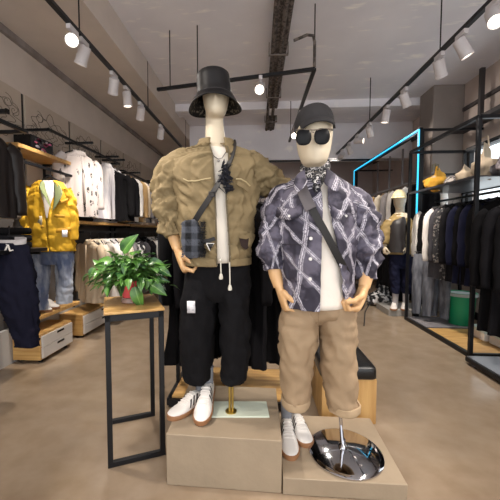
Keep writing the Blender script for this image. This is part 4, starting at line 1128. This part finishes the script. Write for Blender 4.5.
# yellow parka
YP = 2.98
myel = M('yellow_parka', (206, 158, 32), .75, var=.12, vs=10, bump=.3, bs=30)
PK = thing('parka', 'mustard yellow parka with green lining hanging over blue jeans', 'parka', at(51, 252, YP))
Pk = [(40, 58, 181, YP, .05, -.5, .8), (33, 65, 186, YP, .075, -.3, .8), (29, 68.5, 196, YP, .1, -.05, .62), (28, 70.5, 208, YP, .11, .1, .36), (29, 72, 222, YP, .115, .16, .22), (30, 73.5, 238, YP, .12, .17, .21), (32, 75, 251, YP, .12, .17, .21)]
pb = obj('body', torso(Pk, 50, 80, .015, 71, 8, 4), myel, PK, solid=.008, sharp=180)
obj('sleeve', sleeve([(at(34, 189, YP), .05), (at(30, 198, YP), .065), (at(28.5, 216, YP - .02), .065), (at(30, 232, YP - .04), .058), (at(33, 246, YP - .06), .05)], 36, 26, .016, 6), myel, PK, sharp=180)
obj('sleeve', sleeve([(at(65, 189, YP), .045), (at(69, 200, YP + .02), .055), (at(72, 218, YP + .02), .055), (at(73.5, 240, YP + .01), .045)], 36, 26, .014, 7), myel, PK, sharp=180)
mgl = F('sage_lining', (122, 130, 92))
obj('lining', G().grid([[at(x, y, YP - z) for x, y, z in r] for r in ([(41, 180, .04), (38, 186, .09), (41, 192, .125), (46, 199, .14), (51.5, 210, .14)], [(45, 181, .03), (45, 187, .06), (47, 193, .1), (50, 202, .12), (52, 211, .135)])]), mgl, PK, solid=.006, sub=1, sharp=180)
obj('lining', G().grid([[at(x, y, YP - z) for x, y, z in r] for r in ([(57, 181, .03), (62, 188, .08), (64, 194, .125), (59, 202, .14), (53, 211, .14)], [(53, 182, .03), (54, 188, .05), (54, 195, .09), (53.5, 204, .11), (52.5, 212, .135)])]), mgl, PK, solid=.006, sub=1, sharp=180)
obj('inner_shirt', torso([cl(43, 56, 181, YP, .04), cl(38, 61, 188, YP, .055), cl(36, 64, 200, YP, .07), cl(38, 62, 218, YP, .06)], 14, 30, .004, 72), fwhite, PK, sharp=180)
def ppt(px, py, push=.012):
    S = cr([(y, (a + b) / 2, (b - a) / 2, Y, bb) for a, b, y, Y, bb, _, _ in Pk], 60); k = min(S, key=lambda s: abs(s[0] - py)); u = max(-.98, min(.98, (px - k[1]) / k[2]))
    return at(px, py, k[3] - k[4] * math.sqrt(1 - u * u) - push)
def patch(nm, pts, mat, par, th=.006, push=.014):
    a, b, c, d = [ppt(x, y, push) for x, y in pts]
    return obj(nm, G().grid([[a.lerp(b, k / 3) for k in range(4)], [a.lerp(b, k / 3).lerp(d.lerp(c, k / 3), .5) for k in range(4)], [d.lerp(c, k / 3) for k in range(4)]]), mat, par, solid=th)
for pts in ([(55, 203), (68, 198), (68, 201), (55, 206)], [(56, 229), (71, 227), (71, 231), (56, 233)], [(32, 226), (43, 225), (43, 228), (32, 229)], [(54, 214), (65, 215), (65, 218), (54, 217)]):
    patch('pocket_flap', pts, M('yellow_flap', (176, 130, 26), .75), pb, .01)
patch('cloth_badge', [(34.5, 216), (42, 216), (42, 225), (34.5, 225)], F('badge_grey', (176, 166, 140)), pb)
patch('cloth_badge', [(62, 230), (67.5, 230), (67.5, 237), (62, 237)], fwhite, pb, .006, .024)
obj('hanger', G().tube([at(38, 182, YP), at(50, 176, YP), at(62, 183, YP)], .008, 8).tube([at(50, 176, YP), at(50.5, 171, YP), at(52, 168, YP), at(51, 166, YP), at(49.5, 167, YP)], .004, 6), mhang, PK)
JN = thing('jeans', 'faded blue jeans hanging under the yellow parka', 'jeans', at(52, 308, YP))
obj('legs', trousers([cl(34, 72, 247, YP + .02, .09), cl(33.5, 72.5, 257, YP + .02, .09), cl(34, 72, 264, YP + .02, .08)],
    [[cl(33.5, 50, 254, YP + .02, .075), cl(34, 49, 272, YP + .02, .075), cl(35, 48, 292, YP + .02, .07), cl(36, 48, 309, YP + .02, .065)], [cl(54, 72.5, 254, YP + .02, .075), cl(56, 72, 272, YP + .02, .075), cl(57, 71.5, 290, YP + .02, .07), cl(58, 71, 303, YP + .02, .065)]], .012, 75), fjean, JN, sharp=180)
SN = thing('sneakers', 'pair of white chunky sneakers on the low oak shelf', 'sneakers', (-2.06, (yb0 + yb1) / 2, .425))
for k, (hx, tx) in enumerate(((-2.24, -2.0), (-2.24, -2.0))):
    y = yb0 + (yb1 - yb0) * (.36 + .16 * k)
    sneaker(SN, V((hx, y + .07, 0)), V((tx, y - .03, 0)), .425, 'shoe', .26, False, 0, False)
bx0, bx1 = onx(31, 140, -2.08).y, onx(53, 145, -2.08).y
BX = thing('printed_box', 'black box with pink and white print on the short shelf', 'box', (-2.14, (bx0 + bx1) / 2, zs + .012))
obj('carton', G().box((-2.165, (bx0 + bx1) / 2, zs + .012 + .075), (.17, bx1 - bx0, .15)), mblackb, BX, bevel=.004)
g = G(); rp = random.Random(5)
def blobs(n, col, nm):
    g = G()
    for i in range(n):
        c = V((-2.0785, bx0 + (bx1 - bx0) * rp.uniform(.2, .9), zs + .03 + rp.uniform(0, .11))); r = rp.uniform(.008, .026)
        g.add([c + V((0, math.cos(a) * r * 1.7, math.sin(a) * r * rp.uniform(.5, 1))) for a in [2 * PI * k / 9 for k in range(9)]], [tuple(range(9))])
    obj(nm, g, col, BX, solid=.001)
blobs(7, M('print_pink', (226, 110, 150), .5), 'pink_print'); blobs(6, M('print_white', (226, 214, 220), .5), 'white_print'); blobs(5, M('print_grey', (110, 100, 110), .5), 'grey_print')
zt = 2.185
def lw(px, Y=None, x=-1.98): return onx(px, 200, x).y
garment(SH2, 'shirt', 'white shirt with small black specks on the upper left rail', 'shirt', (-2.0, lw(80, x=-2.0), zt - .015), math.radians(70), [fspeck], 'tops on the upper left rail')
garment(SH2, 'denim_shirt', 'pale washed denim shirt right of the speckled shirt', 'shirt', (-2.0, lw(107, x=-2.0), zt - .015), math.radians(72), [fpale], 'tops on the upper left rail')
zt = 2.11
for px, m, lb in ((126, fblack, 'first black top left of the white one, upper left rail'), (131, fblack2, 'second black top touching the white one, upper left rail'), (136.5, fwhite, 'bright white top between black and tan tops'), (141.5, ftan, 'tan top right of the white one on the upper left rail'), (144.5, fbeige, 'beige top right of the tan one on the upper left rail'), (148.5, fgrey, 'grey top right of the beige one on the upper left rail'), (151, fdgrey, 'charcoal top beside the olive sleeve on the upper left rail'), (154, fwhite, 'last white top by the olive sleeve on the upper left rail')):
    garment(SH, 'blouse', lb, 'top', (-1.99, lw(px - 14), zt - .012), math.radians(rp.uniform(4, 24)), [m], 'tops on the upper left rail')
lowl = [(fbeige, 'beige sweatshirt, front of the lower left rail beside the parka'), (fcream, 'cream shirt second on the lower left rail'), (fwhite, 'white shirt third on the lower left rail'), (fpale, 'washed pale denim shirt on the lower left rail'), (fcream, 'cream top just left of the plant on the lower left rail'), (fgrey, 'grey top behind the plant tip on lower left rail'), (fbw, 'black and white printed shirt behind the plant'), (fdgrey, 'charcoal shirt behind the plant on the lower left rail'), (fblack, 'black shirt behind the plant leaves on the lower left rail'), (fblack2, 'soft black shirt left of the white shirts behind the plant'), (fwhite, 'white shirt showing right of the tall plant leaf'), (fwhite, 'second white shirt right of the tall plant leaf'), (fbw, 'printed shirt between white shirts behind the plant'), (fcream, 'cream shirt right of plant near the wooden hand'), (fwhite, 'white shirt farthest along the lower left rail'), (flgrey, 'pale grey shirt last on the lower left rail')]
for i, (m, lb) in enumerate(lowl):
    garment(TEE if i % 3 else SH2, 'hanging_shirt', lb, 'shirt', (-1.95, 3.72 + i * .2, 1.18), math.radians(rp.uniform(-44, -18)), [m], 'shirts on the lower left rail')
folded('folded_sweater', ['folded black top on the long shelf below the speckled shirt', 'folded grey top above the black one on the long shelf'], (-2.12, 3.72, 1.325), (.26, .4, .05), 0, [fblack, fbw], 2, 'folded tops on the long shelf')
folded('folded_sweater', ['folded grey top under the rust one on the long shelf', 'folded rust red printed top below the pale denim shirt'], (-2.12, 4.4, 1.325), (.26, .42, .05), 0, [flgrey, fred], 2, 'folded tops on the long shelf')
folded('folded_sweater', ['orange folded top at the end of the far shelf'], (-2.08, 7.2, 1.325), (.24, .3, .1), 0, [F('orange', (206, 112, 48))], 1, 'folded tops on the long shelf')

# ------------------------------------------------------------------ black rack behind the first mannequin
RY = 2.42
RK = thing('clothes_rack', 'low black clothes rack with oak base behind the taller mannequin', 'clothes rack', (-.28, RY, 0))
rx0, rx1 = -.6, .22
for x in (rx0, rx1): obj('post', G().bar((x, RY, .05), (x, RY, 1.46), .028), mblack, RK)
obj('end_post', G().bar((-.73, RY, 0), (-.73, RY, 1.46), .026), mblack, RK)
obj('rail', G().bar((-.73, RY, 1.46), (rx1, RY, 1.46), .028), mblack, RK)
obj('base_frame', G().bar((rx0, RY - .26, .04), (rx1, RY - .26, .04), .035, .05).bar((rx0, RY + .26, .04), (rx1, RY + .26, .04), .035, .05).bar((rx0, RY - .26, .04), (rx0, RY + .26, .04), .035, .05).bar((rx1, RY - .26, .04), (rx1, RY + .26, .04), .035, .05), mblack, RK)
obj('base_board', G().box(((rx0 + rx1) / 2, RY, .06), (rx1 - rx0 - .03, .5, .03)), mwood, RK)
CO2 = ('top', .42, 1.1, .6, .05, 13); LT = ('pants', .38, 1.12, 0, 0, 15)
for i, (x, k, m, a, lb) in enumerate(((-.5, CO_, fblack, 62, 'long black coat left of the taller mannequin\'s trousers'), (-.43, CO2, fblack2, 64, 'second black coat behind the wooden hand and white care label'), (-.36, CO_, fblack, 68, 'black coat hidden behind left black trouser leg'), (-.3, LT, fnavy, 20, 'dark navy trousers glimpsed between the black trouser legs'), (-.2, CO2, fblack, 66, 'black coat behind right black trouser leg'), (-.1, CO_, fblack2, 50, 'soft black coat right of the taller mannequin\'s trousers'), (.0, CO2, fblack, 38, 'black coat behind the first mannequin\'s right pocket'), (.09, CO_, fblack, 26, 'black coat between both mannequins nearest patterned sleeve'))):
    garment(k, 'black_coat' if m is not fnavy else 'trousers', lb, 'coat' if m is not fnavy else 'trousers', (x, RY, 1.468), math.radians(a * (1 if x < -.35 else -1)), [m], 'black clothes on the rack behind the mannequins')
garment(SH, 'hanging_shirt', 'beige grey shirt seen between the two mannequins\' shoulders', 'shirt', (.02, 2.95, 1.52), math.radians(-8), [flgrey])
garment(SH, 'printed_shirt', 'black and white printed shirt just below the olive elbow', 'shirt', (-.02, 2.8, 1.42), math.radians(-20), [fbw])

# ------------------------------------------------------------------ main rack on the right
X0, X1, Ya, Yb, ZT = 2.03, 2.72, 3.25, 4.62, 2.26
RR = thing('display_rack', 'tall open black steel rack holding jackets on the right', 'clothes rack', ((X0 + X1) / 2, (Ya + Yb) / 2, 0))
for x in (X0, X1):
    for y in (Ya, Yb): obj('post', G().bar((x, y, 0), (x, y, ZT), .034), mblack, RR, bevel=.002)
g = G()
for x in (X0, X1): g.bar((x, Ya, ZT), (x, Yb, ZT), .034)
for y in (Ya, Yb): g.bar((X0, y, ZT), (X1, y, ZT), .034)
obj('top_frame', g, mblack, RR)
g = G()
for x in (X0, X1): g.bar((x, Ya, .02), (x, Yb, .02), .034, .045)
for y in (Ya, Yb): g.bar((X0, y, .02), (X1, y, .02), .034, .045)
obj('base_frame', g, mblack, RR)
obj('oak_panel', G().box(((X0 + X1) / 2, (Ya + 4.1) / 2, .03), (X1 - X0 - .03, 4.1 - Ya - .02, .02)), mwood, RR)
obj('grey_panel', G().box(((X0 + X1) / 2, (Yb + 4.1) / 2, .035), (X1 - X0 - .03, Yb - 4.1 - .02, .02)), fgrey, RR)
g = G().box(((X0 + X1) / 2, (Ya + Yb) / 2, 1.72), (X1 - X0, Yb - Ya, .012))
for x in (X0, X1): g.bar((x, Ya, 1.715), (x, Yb, 1.715), .026)
obj('shelf', g, M('smoked_shelf', (52, 52, 56), .3), RR)
XR = 2.36
obj('hanging_rail', G().bar((XR, Ya, 1.6), (XR, Yb, 1.6), .024), mblack, RR)
obj('lower_rail', G().bar((X1, Ya, 1.5), (X1, Yb, 1.5), .024), mblack, RR)
VJ = ('top', .48, .72, .56, .06, 17); LJ = ('top', .46, .86, .58, .05, 19)
right = [(4.52, VJ, [fblack, fwhite, fwhite], 'black jacket with white sleeves, farthest on the right rack', 'varsity_jacket'), (4.36, VJ, [fblack2, fblack, fwhite], 'black jacket with white collar band, second on the right rack', 'varsity_jacket'), (4.22, LJ, [fdgrey, fwhite, fdgrey], 'charcoal jacket with white sleeve panel on the right rack', 'varsity_jacket'), (4.08, LJ, [fdgrey], 'plain charcoal coat in the middle of the right rack', 'hanging_coat'), (3.95, LJ, [fleo], 'dark leopard coat in the middle of the right rack', 'hanging_coat'), (3.82, LJ, [fblack2], 'soft black coat next to the leopard coat', 'hanging_coat'), (3.7, LJ, [fnavy], 'navy jacket behind the near post of the right rack', 'hanging_coat'), (3.58, LJ, [fblack], 'black jacket right of the near post of the rack', 'hanging_coat'), (3.46, LJ, [fnavy], 'navy jacket nearest on the right rack', 'hanging_coat'), (3.34, LJ, [fblack], 'black jacket at the near end of the right rack', 'hanging_coat')]
for y, k, m, lb, nm in right:
    t = garment(k, nm, lb, 'jacket' if 'jacket' in lb else 'coat', (XR, y, 1.6), math.radians(rp.uniform(-34, -12) if k is not VJ else -48), m, 'jackets on the right rack')
    if k is VJ:
        o = obj('hem_band', G().lathe((0, 0, -.77), [(.258, -.03), (.262, 0), (.258, .03)], 40, None, 1, .31), fwhite); o.parent = t
        o = obj('shoulder_stripe', G().ribbon([(-.2, -.066, -.19), (-.16, -.076, -.3), (-.15, -.08, -.42)], (1, 0, 0), .06, .006), fwhite); o.parent = t
        o = obj('shoulder_stripe', G().ribbon([(.2, -.066, -.19), (.16, -.076, -.3), (.15, -.08, -.42)], (1, 0, 0), .06, .006), fwhite); o.parent = t
JT = ('pants', .27, .8, 0, 0, 21)
garment(JT, 'jeans', 'left pair of grey jeans hanging below the black jackets', 'jeans', (2.2, 4.48, 1.0), math.radians(-20), [fgjean], 'grey jeans on the right rack')
garment(JT, 'jeans', 'right pair of grey jeans hanging below the black jackets', 'jeans', (2.27, 4.34, 1.0), math.radians(-24), [fgjean], 'grey jeans on the right rack')
obj('jeans_rail', G().bar((2.2, Yb, 1.0), (2.34, 4.1, 1.0), .016).bar((2.34, 4.1, 1.0), (X1, 4.1, 1.0), .016), mblack, RR)
def blobthing(name, label, cat, c, r, mat, seed, extra=None, group=None, squash=.55):
    t = thing(name, label, cat, V(c) - V((0, 0, r[2])), group); rows = []
    for i in range(17):
        k = -1 + 2 * i / 16; rr = max(.03, (1 - abs(k) ** 3)) ** .6
        row = []
        for j in range(30):
            a = 2 * PI * j / 30; rr *= 1 - .3 * max(0, k); q = V((math.cos(a) * rr * r[0], math.sin(a) * rr * r[1], k * r[2]))
            row.append(V(c) + q * (1 + .34 * noise.noise(q * 13 + V((seed, 0, 0))) + .3 * abs(noise.noise(V((q.x * 30, q.y * 30, q.z * 9)) + V((seed, 3, 0))))))
        rows.append(row)
    obj('body', G().grid(rows, True, (1, 1)), mat, t, sharp=180)
    return t
zsf = 1.728
bagp = V((2.2, 4.3, zsf + .13))
t = blobthing('bucket_bag', 'mustard yellow soft bag with clips on the right rack shelf', 'bag', bagp, (.11, .14, .15), M('mustard_cloth', (214, 158, 52), .8, var=.15, vs=14), 1)
for s in (-.04, .02): obj('handle', G().tube([bagp + V((0, s, .1)), bagp + V((.01, s + .01, .17)), bagp + V((-.01, s + .05, .19)), bagp + V((0, s + .07, .1))], .006, 8), M('olive_strap', (104, 96, 70), .7), t)
obj('patch', G().ball(bagp + V((-.06, -.07, -.03)), (.04, .03, .06), 14), F('pale_patch', (200, 188, 168)), t)
CAPC = V((2.22, 3.98, zsf + .0))
def cap_thing(name, label, c, mat, ang, grp=None, s=1.0):
    t = thing(name, label, 'cap', c, grp); R = Matrix.Rotation(ang, 3, 'Z')
    rows = []
    for i in range(9):
        k = i / 8; rr = math.cos(k * PI / 2 * .98); rows.append([V(c) + R @ V((math.cos(a) * .09 * rr, math.sin(a) * .105 * rr, .12 * math.sin(k * PI / 2))) * s for a in [2 * PI * j / 32 for j in range(32)]])
    obj('crown', G().grid(rows, True, (1, 1)), mat, t, sharp=180)
    obj('brim', G().grid([[V(c) + R @ V((math.sin(q) * .085, -.06 - (.045 + .07 * k) * math.cos(q), .016 - .02 * k)) * s for q in [-1.4 + 2.8 * j / 14 for j in range(15)]] for k in (0, .5, 1)]), mat, t, solid=.005, sharp=180)
    return t
cap_thing('cap', 'grey camouflage cap between yellow bag and beige bag', CAPC, ramp_mat('camo', blotch((70, 64, 66), (190, 180, 172), 24, .45, .55), .8), -.6)
t = blobthing('tote_bag', 'tall beige tote bag behind the near rack post', 'bag', (2.24, 3.5, zsf + .17), (.08, .13, .17), F('stone', (200, 182, 158)), 5)
obj('handle', G().tube([(2.24, 3.42, zsf + .3), (2.24, 3.45, zsf + .41), (2.24, 3.56, zsf + .41), (2.24, 3.59, zsf + .3)], .007, 8), F('stone', (200, 182, 158)), t)
blobthing('soft_bag', 'small beige bag left of the near rack post', 'bag', (2.2, 3.74, zsf + .1), (.07, .1, .1), fbeige, 9)
blobthing('soft_bag', 'pale grey bag at the near end of the rack shelf', 'bag', (2.3, 3.34, zsf + .1), (.07, .08, .1), fgrey, 12)
t = thing('bin', 'green plastic bin on the floor behind the right rack', 'bin', (2.62, 4.35, 0)); t.location.z = .0
mgreen = M('green_plastic', (22, 138, 92), .4)
obj('tub', G().lathe((2.56, 4.3, .045), [(.001, 0), (.13, 0), (.155, .38), (.165, .385), (.165, .4), (.148, .4), (.125, .02), (.001, .02)], 28), mgreen, t)
obj('liner', G().lathe((2.56, 4.3, .045), [(.15, .39), (.168, .398), (.172, .36)], 28), F('bin_liner', (170, 178, 176)), t)
for i, (x, y, lb) in enumerate(((2.5, 3.75, 'pale shoe box beside the green bin'), (2.52, 3.45, 'white shoe box nearest the window light'))):
    t = thing('shoe_box', lb, 'box', (x, y, .04), 'shoe boxes under the right rack')
    obj('carton', G().box((x, y, .09), (.2, .26, .1)), fwhite, t, bevel=.004); obj('lid', G().box((x, y, .14), (.208, .268, .035)), M('box_lid', (196, 214, 208), .6), t, bevel=.004)

# ------------------------------------------------------------------ near right rack at the frame edge
bl = onz(467, 357, .06)
NR = thing('clothes_rack', 'near rack with grey metal base at the right frame edge', 'clothes rack', (2.25, 2.3, 0))
nx0, nx1, ny0, ny1 = bl.x, bl.x + .75, 1.5, bl.y
obj('base_plate', G().box(((nx0 + nx1) / 2, (ny0 + ny1) / 2, .065), (nx1 - nx0, ny1 - ny0, .012)), M('brushed_grey', (150, 152, 158), .3, .6), NR)
obj('base_frame', G().bar((nx0, ny0, .045), (nx0, ny1, .045), .03, .035).bar((nx0, ny1, .045), (nx1, ny1, .045), .03, .035), mblack, NR)
for y in (ny0 + .05, ny1 - .06): obj('foot', G().box((nx0 + .03, y, .014), (.03, .03, .028)), fgrey, NR)
obj('post', G().bar((nx1 - .02, ny1 - .02, .07), (nx1 - .02, ny1 - .02, 2.2), .03).bar((nx1 - .02, ny0 + .05, .07), (nx1 - .02, ny0 + .05, 2.2), .03), mblack, NR)
xn = nx0 + .28
obj('rail', G().bar((xn, ny0, 1.52), (xn, ny1, 1.52), .024).bar((xn, ny1 - .02, 1.52), (nx1, ny1 - .02, 1.52), .024).bar((xn, ny0 + .05, 1.52), (nx1, ny0 + .05, 1.52), .024), mblack, NR)
obj('upper_rail', G().bar((xn, ny0, 2.16), (xn, ny1 - .1, 2.16), .02).bar((xn, ny1 - .12, 2.16), (nx1, ny1 - .12, 2.16), .02).bar((xn, ny0 + .05, 2.16), (nx1, ny0 + .05, 2.16), .02), mblack, NR)
LB = ('top', .44, 1.12, .62, .05, 23)
for i, (y, m, lb) in enumerate(((ny1 - .1, fblack, 'long black coat with white cords at the right frame edge'), (ny1 - .24, fblack2, 'second long black coat at the right frame edge'), (ny1 - .4, fblack, 'third long black coat cut by the right frame edge'))):
    t = garment(LB, 'black_coat', lb, 'coat', (xn, y, 1.52), math.radians(-22), [m], 'black coats on the near right rack')
    if i == 0:
        for x, l in ((-.03, .32), (.03, .55)):
            o = obj('cord', G().tube([(x, -.075, -.25), (x - .004, -.085, -.25 - l * .5), (x, -.09, -.25 - l)], .006, 6), fwhite); o.parent = t
garment(('top', .36, .5, .12, .035, 25), 'camisole', 'mottled grey printed top high at the right frame edge', 'top', (xn + .05, ny1 - .25, 2.02), math.radians(-30), [fmott])
t = thing('hanger', 'empty white hanger on the upper rail at the right edge', 'hanger', (xn, ny1 - .35, 2.17)); t.rotation_euler = (0, 0, math.radians(-25))
o = obj('frame', G().tube([(-.2, 0, -.13), (0, 0, -.05), (.2, 0, -.13), (-.2, 0, -.13)], .008, 8), mhangw); o.parent = t
o = obj('hook', G().tube([(0, 0, -.05), (0, 0, -.02), (.016, 0, -.008), (.01, 0, .012), (-.008, 0, .012)], .004, 6), mhangw); o.parent = t

# ------------------------------------------------------------------ lit portal on the right with its clothes
mled = M('cyan_light', (70, 180, 220), .4, emit=1.6, ecol=(50, 180, 225))
PT = thing('light_frame', 'black portal frame edged with a cyan light strip on the right', 'light frame', (2.2, 6.1, 0))
px_, py0, py1, pz = 2.2, 4.72, 7.7, 2.58
obj('frame', G().bar((px_, py0, 0), (px_, py0, pz), .05, .07).bar((px_, py1, 0), (px_, py1, pz), .05, .07).bar((px_, py0, pz), (px_, py1, pz), .05, .07), mblack, PT)
obj('light_strip', G().bar((px_ - .035, py0 - .02, .7), (px_ - .035, py0 - .02, pz), .016).bar((px_ - .035, py0 - .02, pz), (px_ - .035, py1, pz), .016).bar((px_ - .035, py1, .7), (px_ - .035, py1, pz), .022), mled, PT)
for y in (5.2, 5.75, 6.3, 6.9): obj('drop_rod', G().bar((px_ + .2, y, pz), (px_ + .2, y, 1.98), .025), fgrey, PT)
obj('hanging_rail', G().bar((px_ + .2, py0, 1.98), (px_ + .2, py1, 1.98), .03), M('steel', (150, 148, 150), .35, .7), PT)
obj('lower_rail', G().bar((px_ + .3, py0, 1.12), (px_ + .3, py1, 1.12), .03), mblack, PT)
for dx_, z_ in ((0, pz), (.2, 1.98), (.3, 1.12)):
    for y in (py0, py1): obj('wall_strut', G().bar((px_ + dx_, y, z_), (WR, y, z_), .03), mblack, PT)
port = [(5.05, [fblack, fwhite, fblack], 'black jacket with pale sleeves nearest the cyan light corner'), (5.3, [fwhite, fblack, fblack], 'white fronted jacket left of the cream cap'), (5.5, [fblack, fwhite, fblack], 'black jacket with long pale sleeves under the cyan strip'), (5.8, [flgrey], 'pale grey top left of the black jackets under the strip'), (6.1, [fcream], 'cream top under the middle of the cyan strip'), (6.4, [ftan], 'tan top deep inside the cyan portal'), (6.7, [fgrey], 'grey top deep inside the cyan portal'), (7.0, [fwhite], 'white top beside the patterned shoulder in the portal'), (7.3, [flgrey], 'pale grey top at the far end of the portal')]
for y, m, lb in port: garment(SH2, 'hanging_jacket' if 'jacket' in lb else 'blouse', lb, 'jacket' if 'jacket' in lb else 'top', (px_ + .2, y, 1.985), math.radians(rp.uniform(-30, -5)), m, 'clothes under the cyan portal')
for i, (y, m, lb) in enumerate(((5.35, fblack, 'black trousers left of the capped far mannequin'), (5.6, fblack2, 'soft black trousers behind the patterned sleeve'), (5.9, fblack, 'black trousers second from the capped mannequin in the portal'), (6.2, fnavy, 'navy trousers low inside the portal'), (6.5, fblack, 'black trousers farthest inside the portal'))):
    garment(TR, 'trousers', lb, 'trousers', (px_ + .3 - .12 * (i < 3), y, 1.13), math.radians(-25), [m], 'trousers low in the portal')
t = blobthing('printed_bag', 'black and white printed bag on floor beyond the right wooden hand', 'bag', (1.98, 5.5, .17), (.17, .14, .17), fbw, 21)
obj('handle', G().tube([(1.9, 5.42, .3), (1.92, 5.42, .4), (2.04, 5.42, .4), (2.06, 5.42, .3)], .012, 8), fblack, t)

# ------------------------------------------------------------------ far mannequin with the cream cap
Y3 = 4.92
solo('display_plinth', G().prism([onz(388.7, 316, 0), onz(388.7, 316, 0) + V((.6, 0, 0)), onz(388.7, 316, 0) + V((.6, .5, 0)), onz(388.7, 316, 0) + V((0, .5, 0))], 0, .09), M('grey_plinth', (150, 146, 140), .7), 'low grey plinth under the far mannequin in the cream cap', 'plinth', bevel=.004)
MB3 = thing('mannequin', 'far mannequin in cream cap, olive jacket and navy trousers on the right', 'mannequin', V((at(400, 300, Y3).x, Y3, .09)))
hc3 = at(398.5, 209, Y3)
g = G().grid(head_rows(hc3, .95, -.2), True, (1, 1)); g.tube([at(399, 203, Y3 + .02), at(399.5, 211, Y3 + .03), at(400, 217, Y3 + .03)], [.05, .055, .09], 20)
ch = torso([cl(395, 406, 213, Y3, .08), cl(391, 410, 220, Y3, .1), cl(391, 409, 245, Y3, .1), cl(393, 407, 258, Y3, .07)], 12, 28, 0); g.add(ch.v, ch.f + [tuple(range(28)), tuple(reversed(range(len(ch.v) - 28, len(ch.v))))])
g.tube([at(391, 220, Y3), at(386, 235, Y3), at(384.5, 247, Y3 - .03)], [.05, .04, .03], 12); g.tube([at(409, 220, Y3), at(409, 235, Y3), at(405, 246, Y3 - .1)], [.05, .04, .03], 12)
obj('body', g, mskin, MB3, voxel=.012)
for px, s in ((384, 1), (404, -1)):
    w_ = at(px, 246, Y3 - .04 - (.06 if s < 0 else 0)); obj('hand', hand(w_, (0, -.1, -1), (s, 0, 0), (0, -1, 0), 1.05), mskin, MB3, voxel=.007)
J3 = [(394, 406, 214, Y3, .085, -.2, .4), (389, 411, 219, Y3, .11, -.15, .3), (387, 413, 228, Y3, .14, -.1, .25), (387, 412.5, 242, Y3, .15, -.1, .25), (388, 411.5, 254, Y3, .15, -.1, .3)]
j3 = obj('jacket', torso(J3, 24, 60, .02, 91, 8, 3), M('far_jacket_olive', (140, 118, 74), .75, var=.15, vs=9), MB3, solid=.006, sharp=180)
obj('front_panel', torso([(394.5, 405, 216, Y3 - .005, .09, 3.9, 2.4), (390, 409, 222, Y3 - .01, .13, 3.9, 2.4), (388, 410, 240, Y3 - .015, .155, 3.9, 2.4), (388.5, 409, 252, Y3 - .015, .155, 3.9, 2.4)], 12, 30, .008, 92) if False else torso([cl(395, 405, 217, Y3 - .02, .085), cl(389, 406, 224, Y3 - .03, .13), cl(387.5, 405, 240, Y3 - .03, .145), cl(388, 405, 252, Y3 - .03, .14)], 12, 30, .008, 92), M('far_vest', (42, 38, 38), .5), j3, sharp=180)
for pts in ([(390, 221), (386, 232), (384.5, 244)], [(410, 221), (412, 233), (406, 245)]):
    obj('sleeve', sleeve([(at(*pts[0], Y3), .075), (at(*pts[1], Y3), .085), (at(*pts[2], Y3 - .05), .055)], 20, 20, .015, 4), M('far_jacket_olive', (140, 118, 74), .75), j3, sharp=180)
obj('trousers', trousers([cl(389, 411, 250, Y3, .12), cl(389, 411.5, 262, Y3, .12), cl(390, 411, 268, Y3, .1)], [[cl(389.5, 400, 262, Y3, .1), cl(390.5, 399.5, 280, Y3, .09), cl(392, 399, 293, Y3, .08)], [cl(400, 411.5, 262, Y3, .1), cl(401, 411, 280, Y3, .09), cl(402, 410, 293, Y3, .08)]], .012, 95), fnavy, MB3, sharp=180)
for px in (395.5, 406):
    b = at(px, 290, Y3); obj('ankle', G().tube([V((b.x, b.y, .1)), V((b.x, b.y, .34))], [.035, .045], 12), flgrey, MB3)
    sneaker(MB3, V((b.x + .02, b.y + .09, 0)), V((b.x - .1, b.y - .2, 0)), .09, 'shoe', .29, False, 0, False)
cpt = cap_thing('cap', 'x', hc3 + V((0, -.01, .15)), F('cream_cap', (222, 206, 164)), -.55, None, 1.06)
for ch_ in list(cpt.children): pass
cpt.parent = MB3; cpt.location = cpt.location - MB3.location
for k in ('label', 'category'): del cpt[k]
cpt.name = 'baseball_cap'
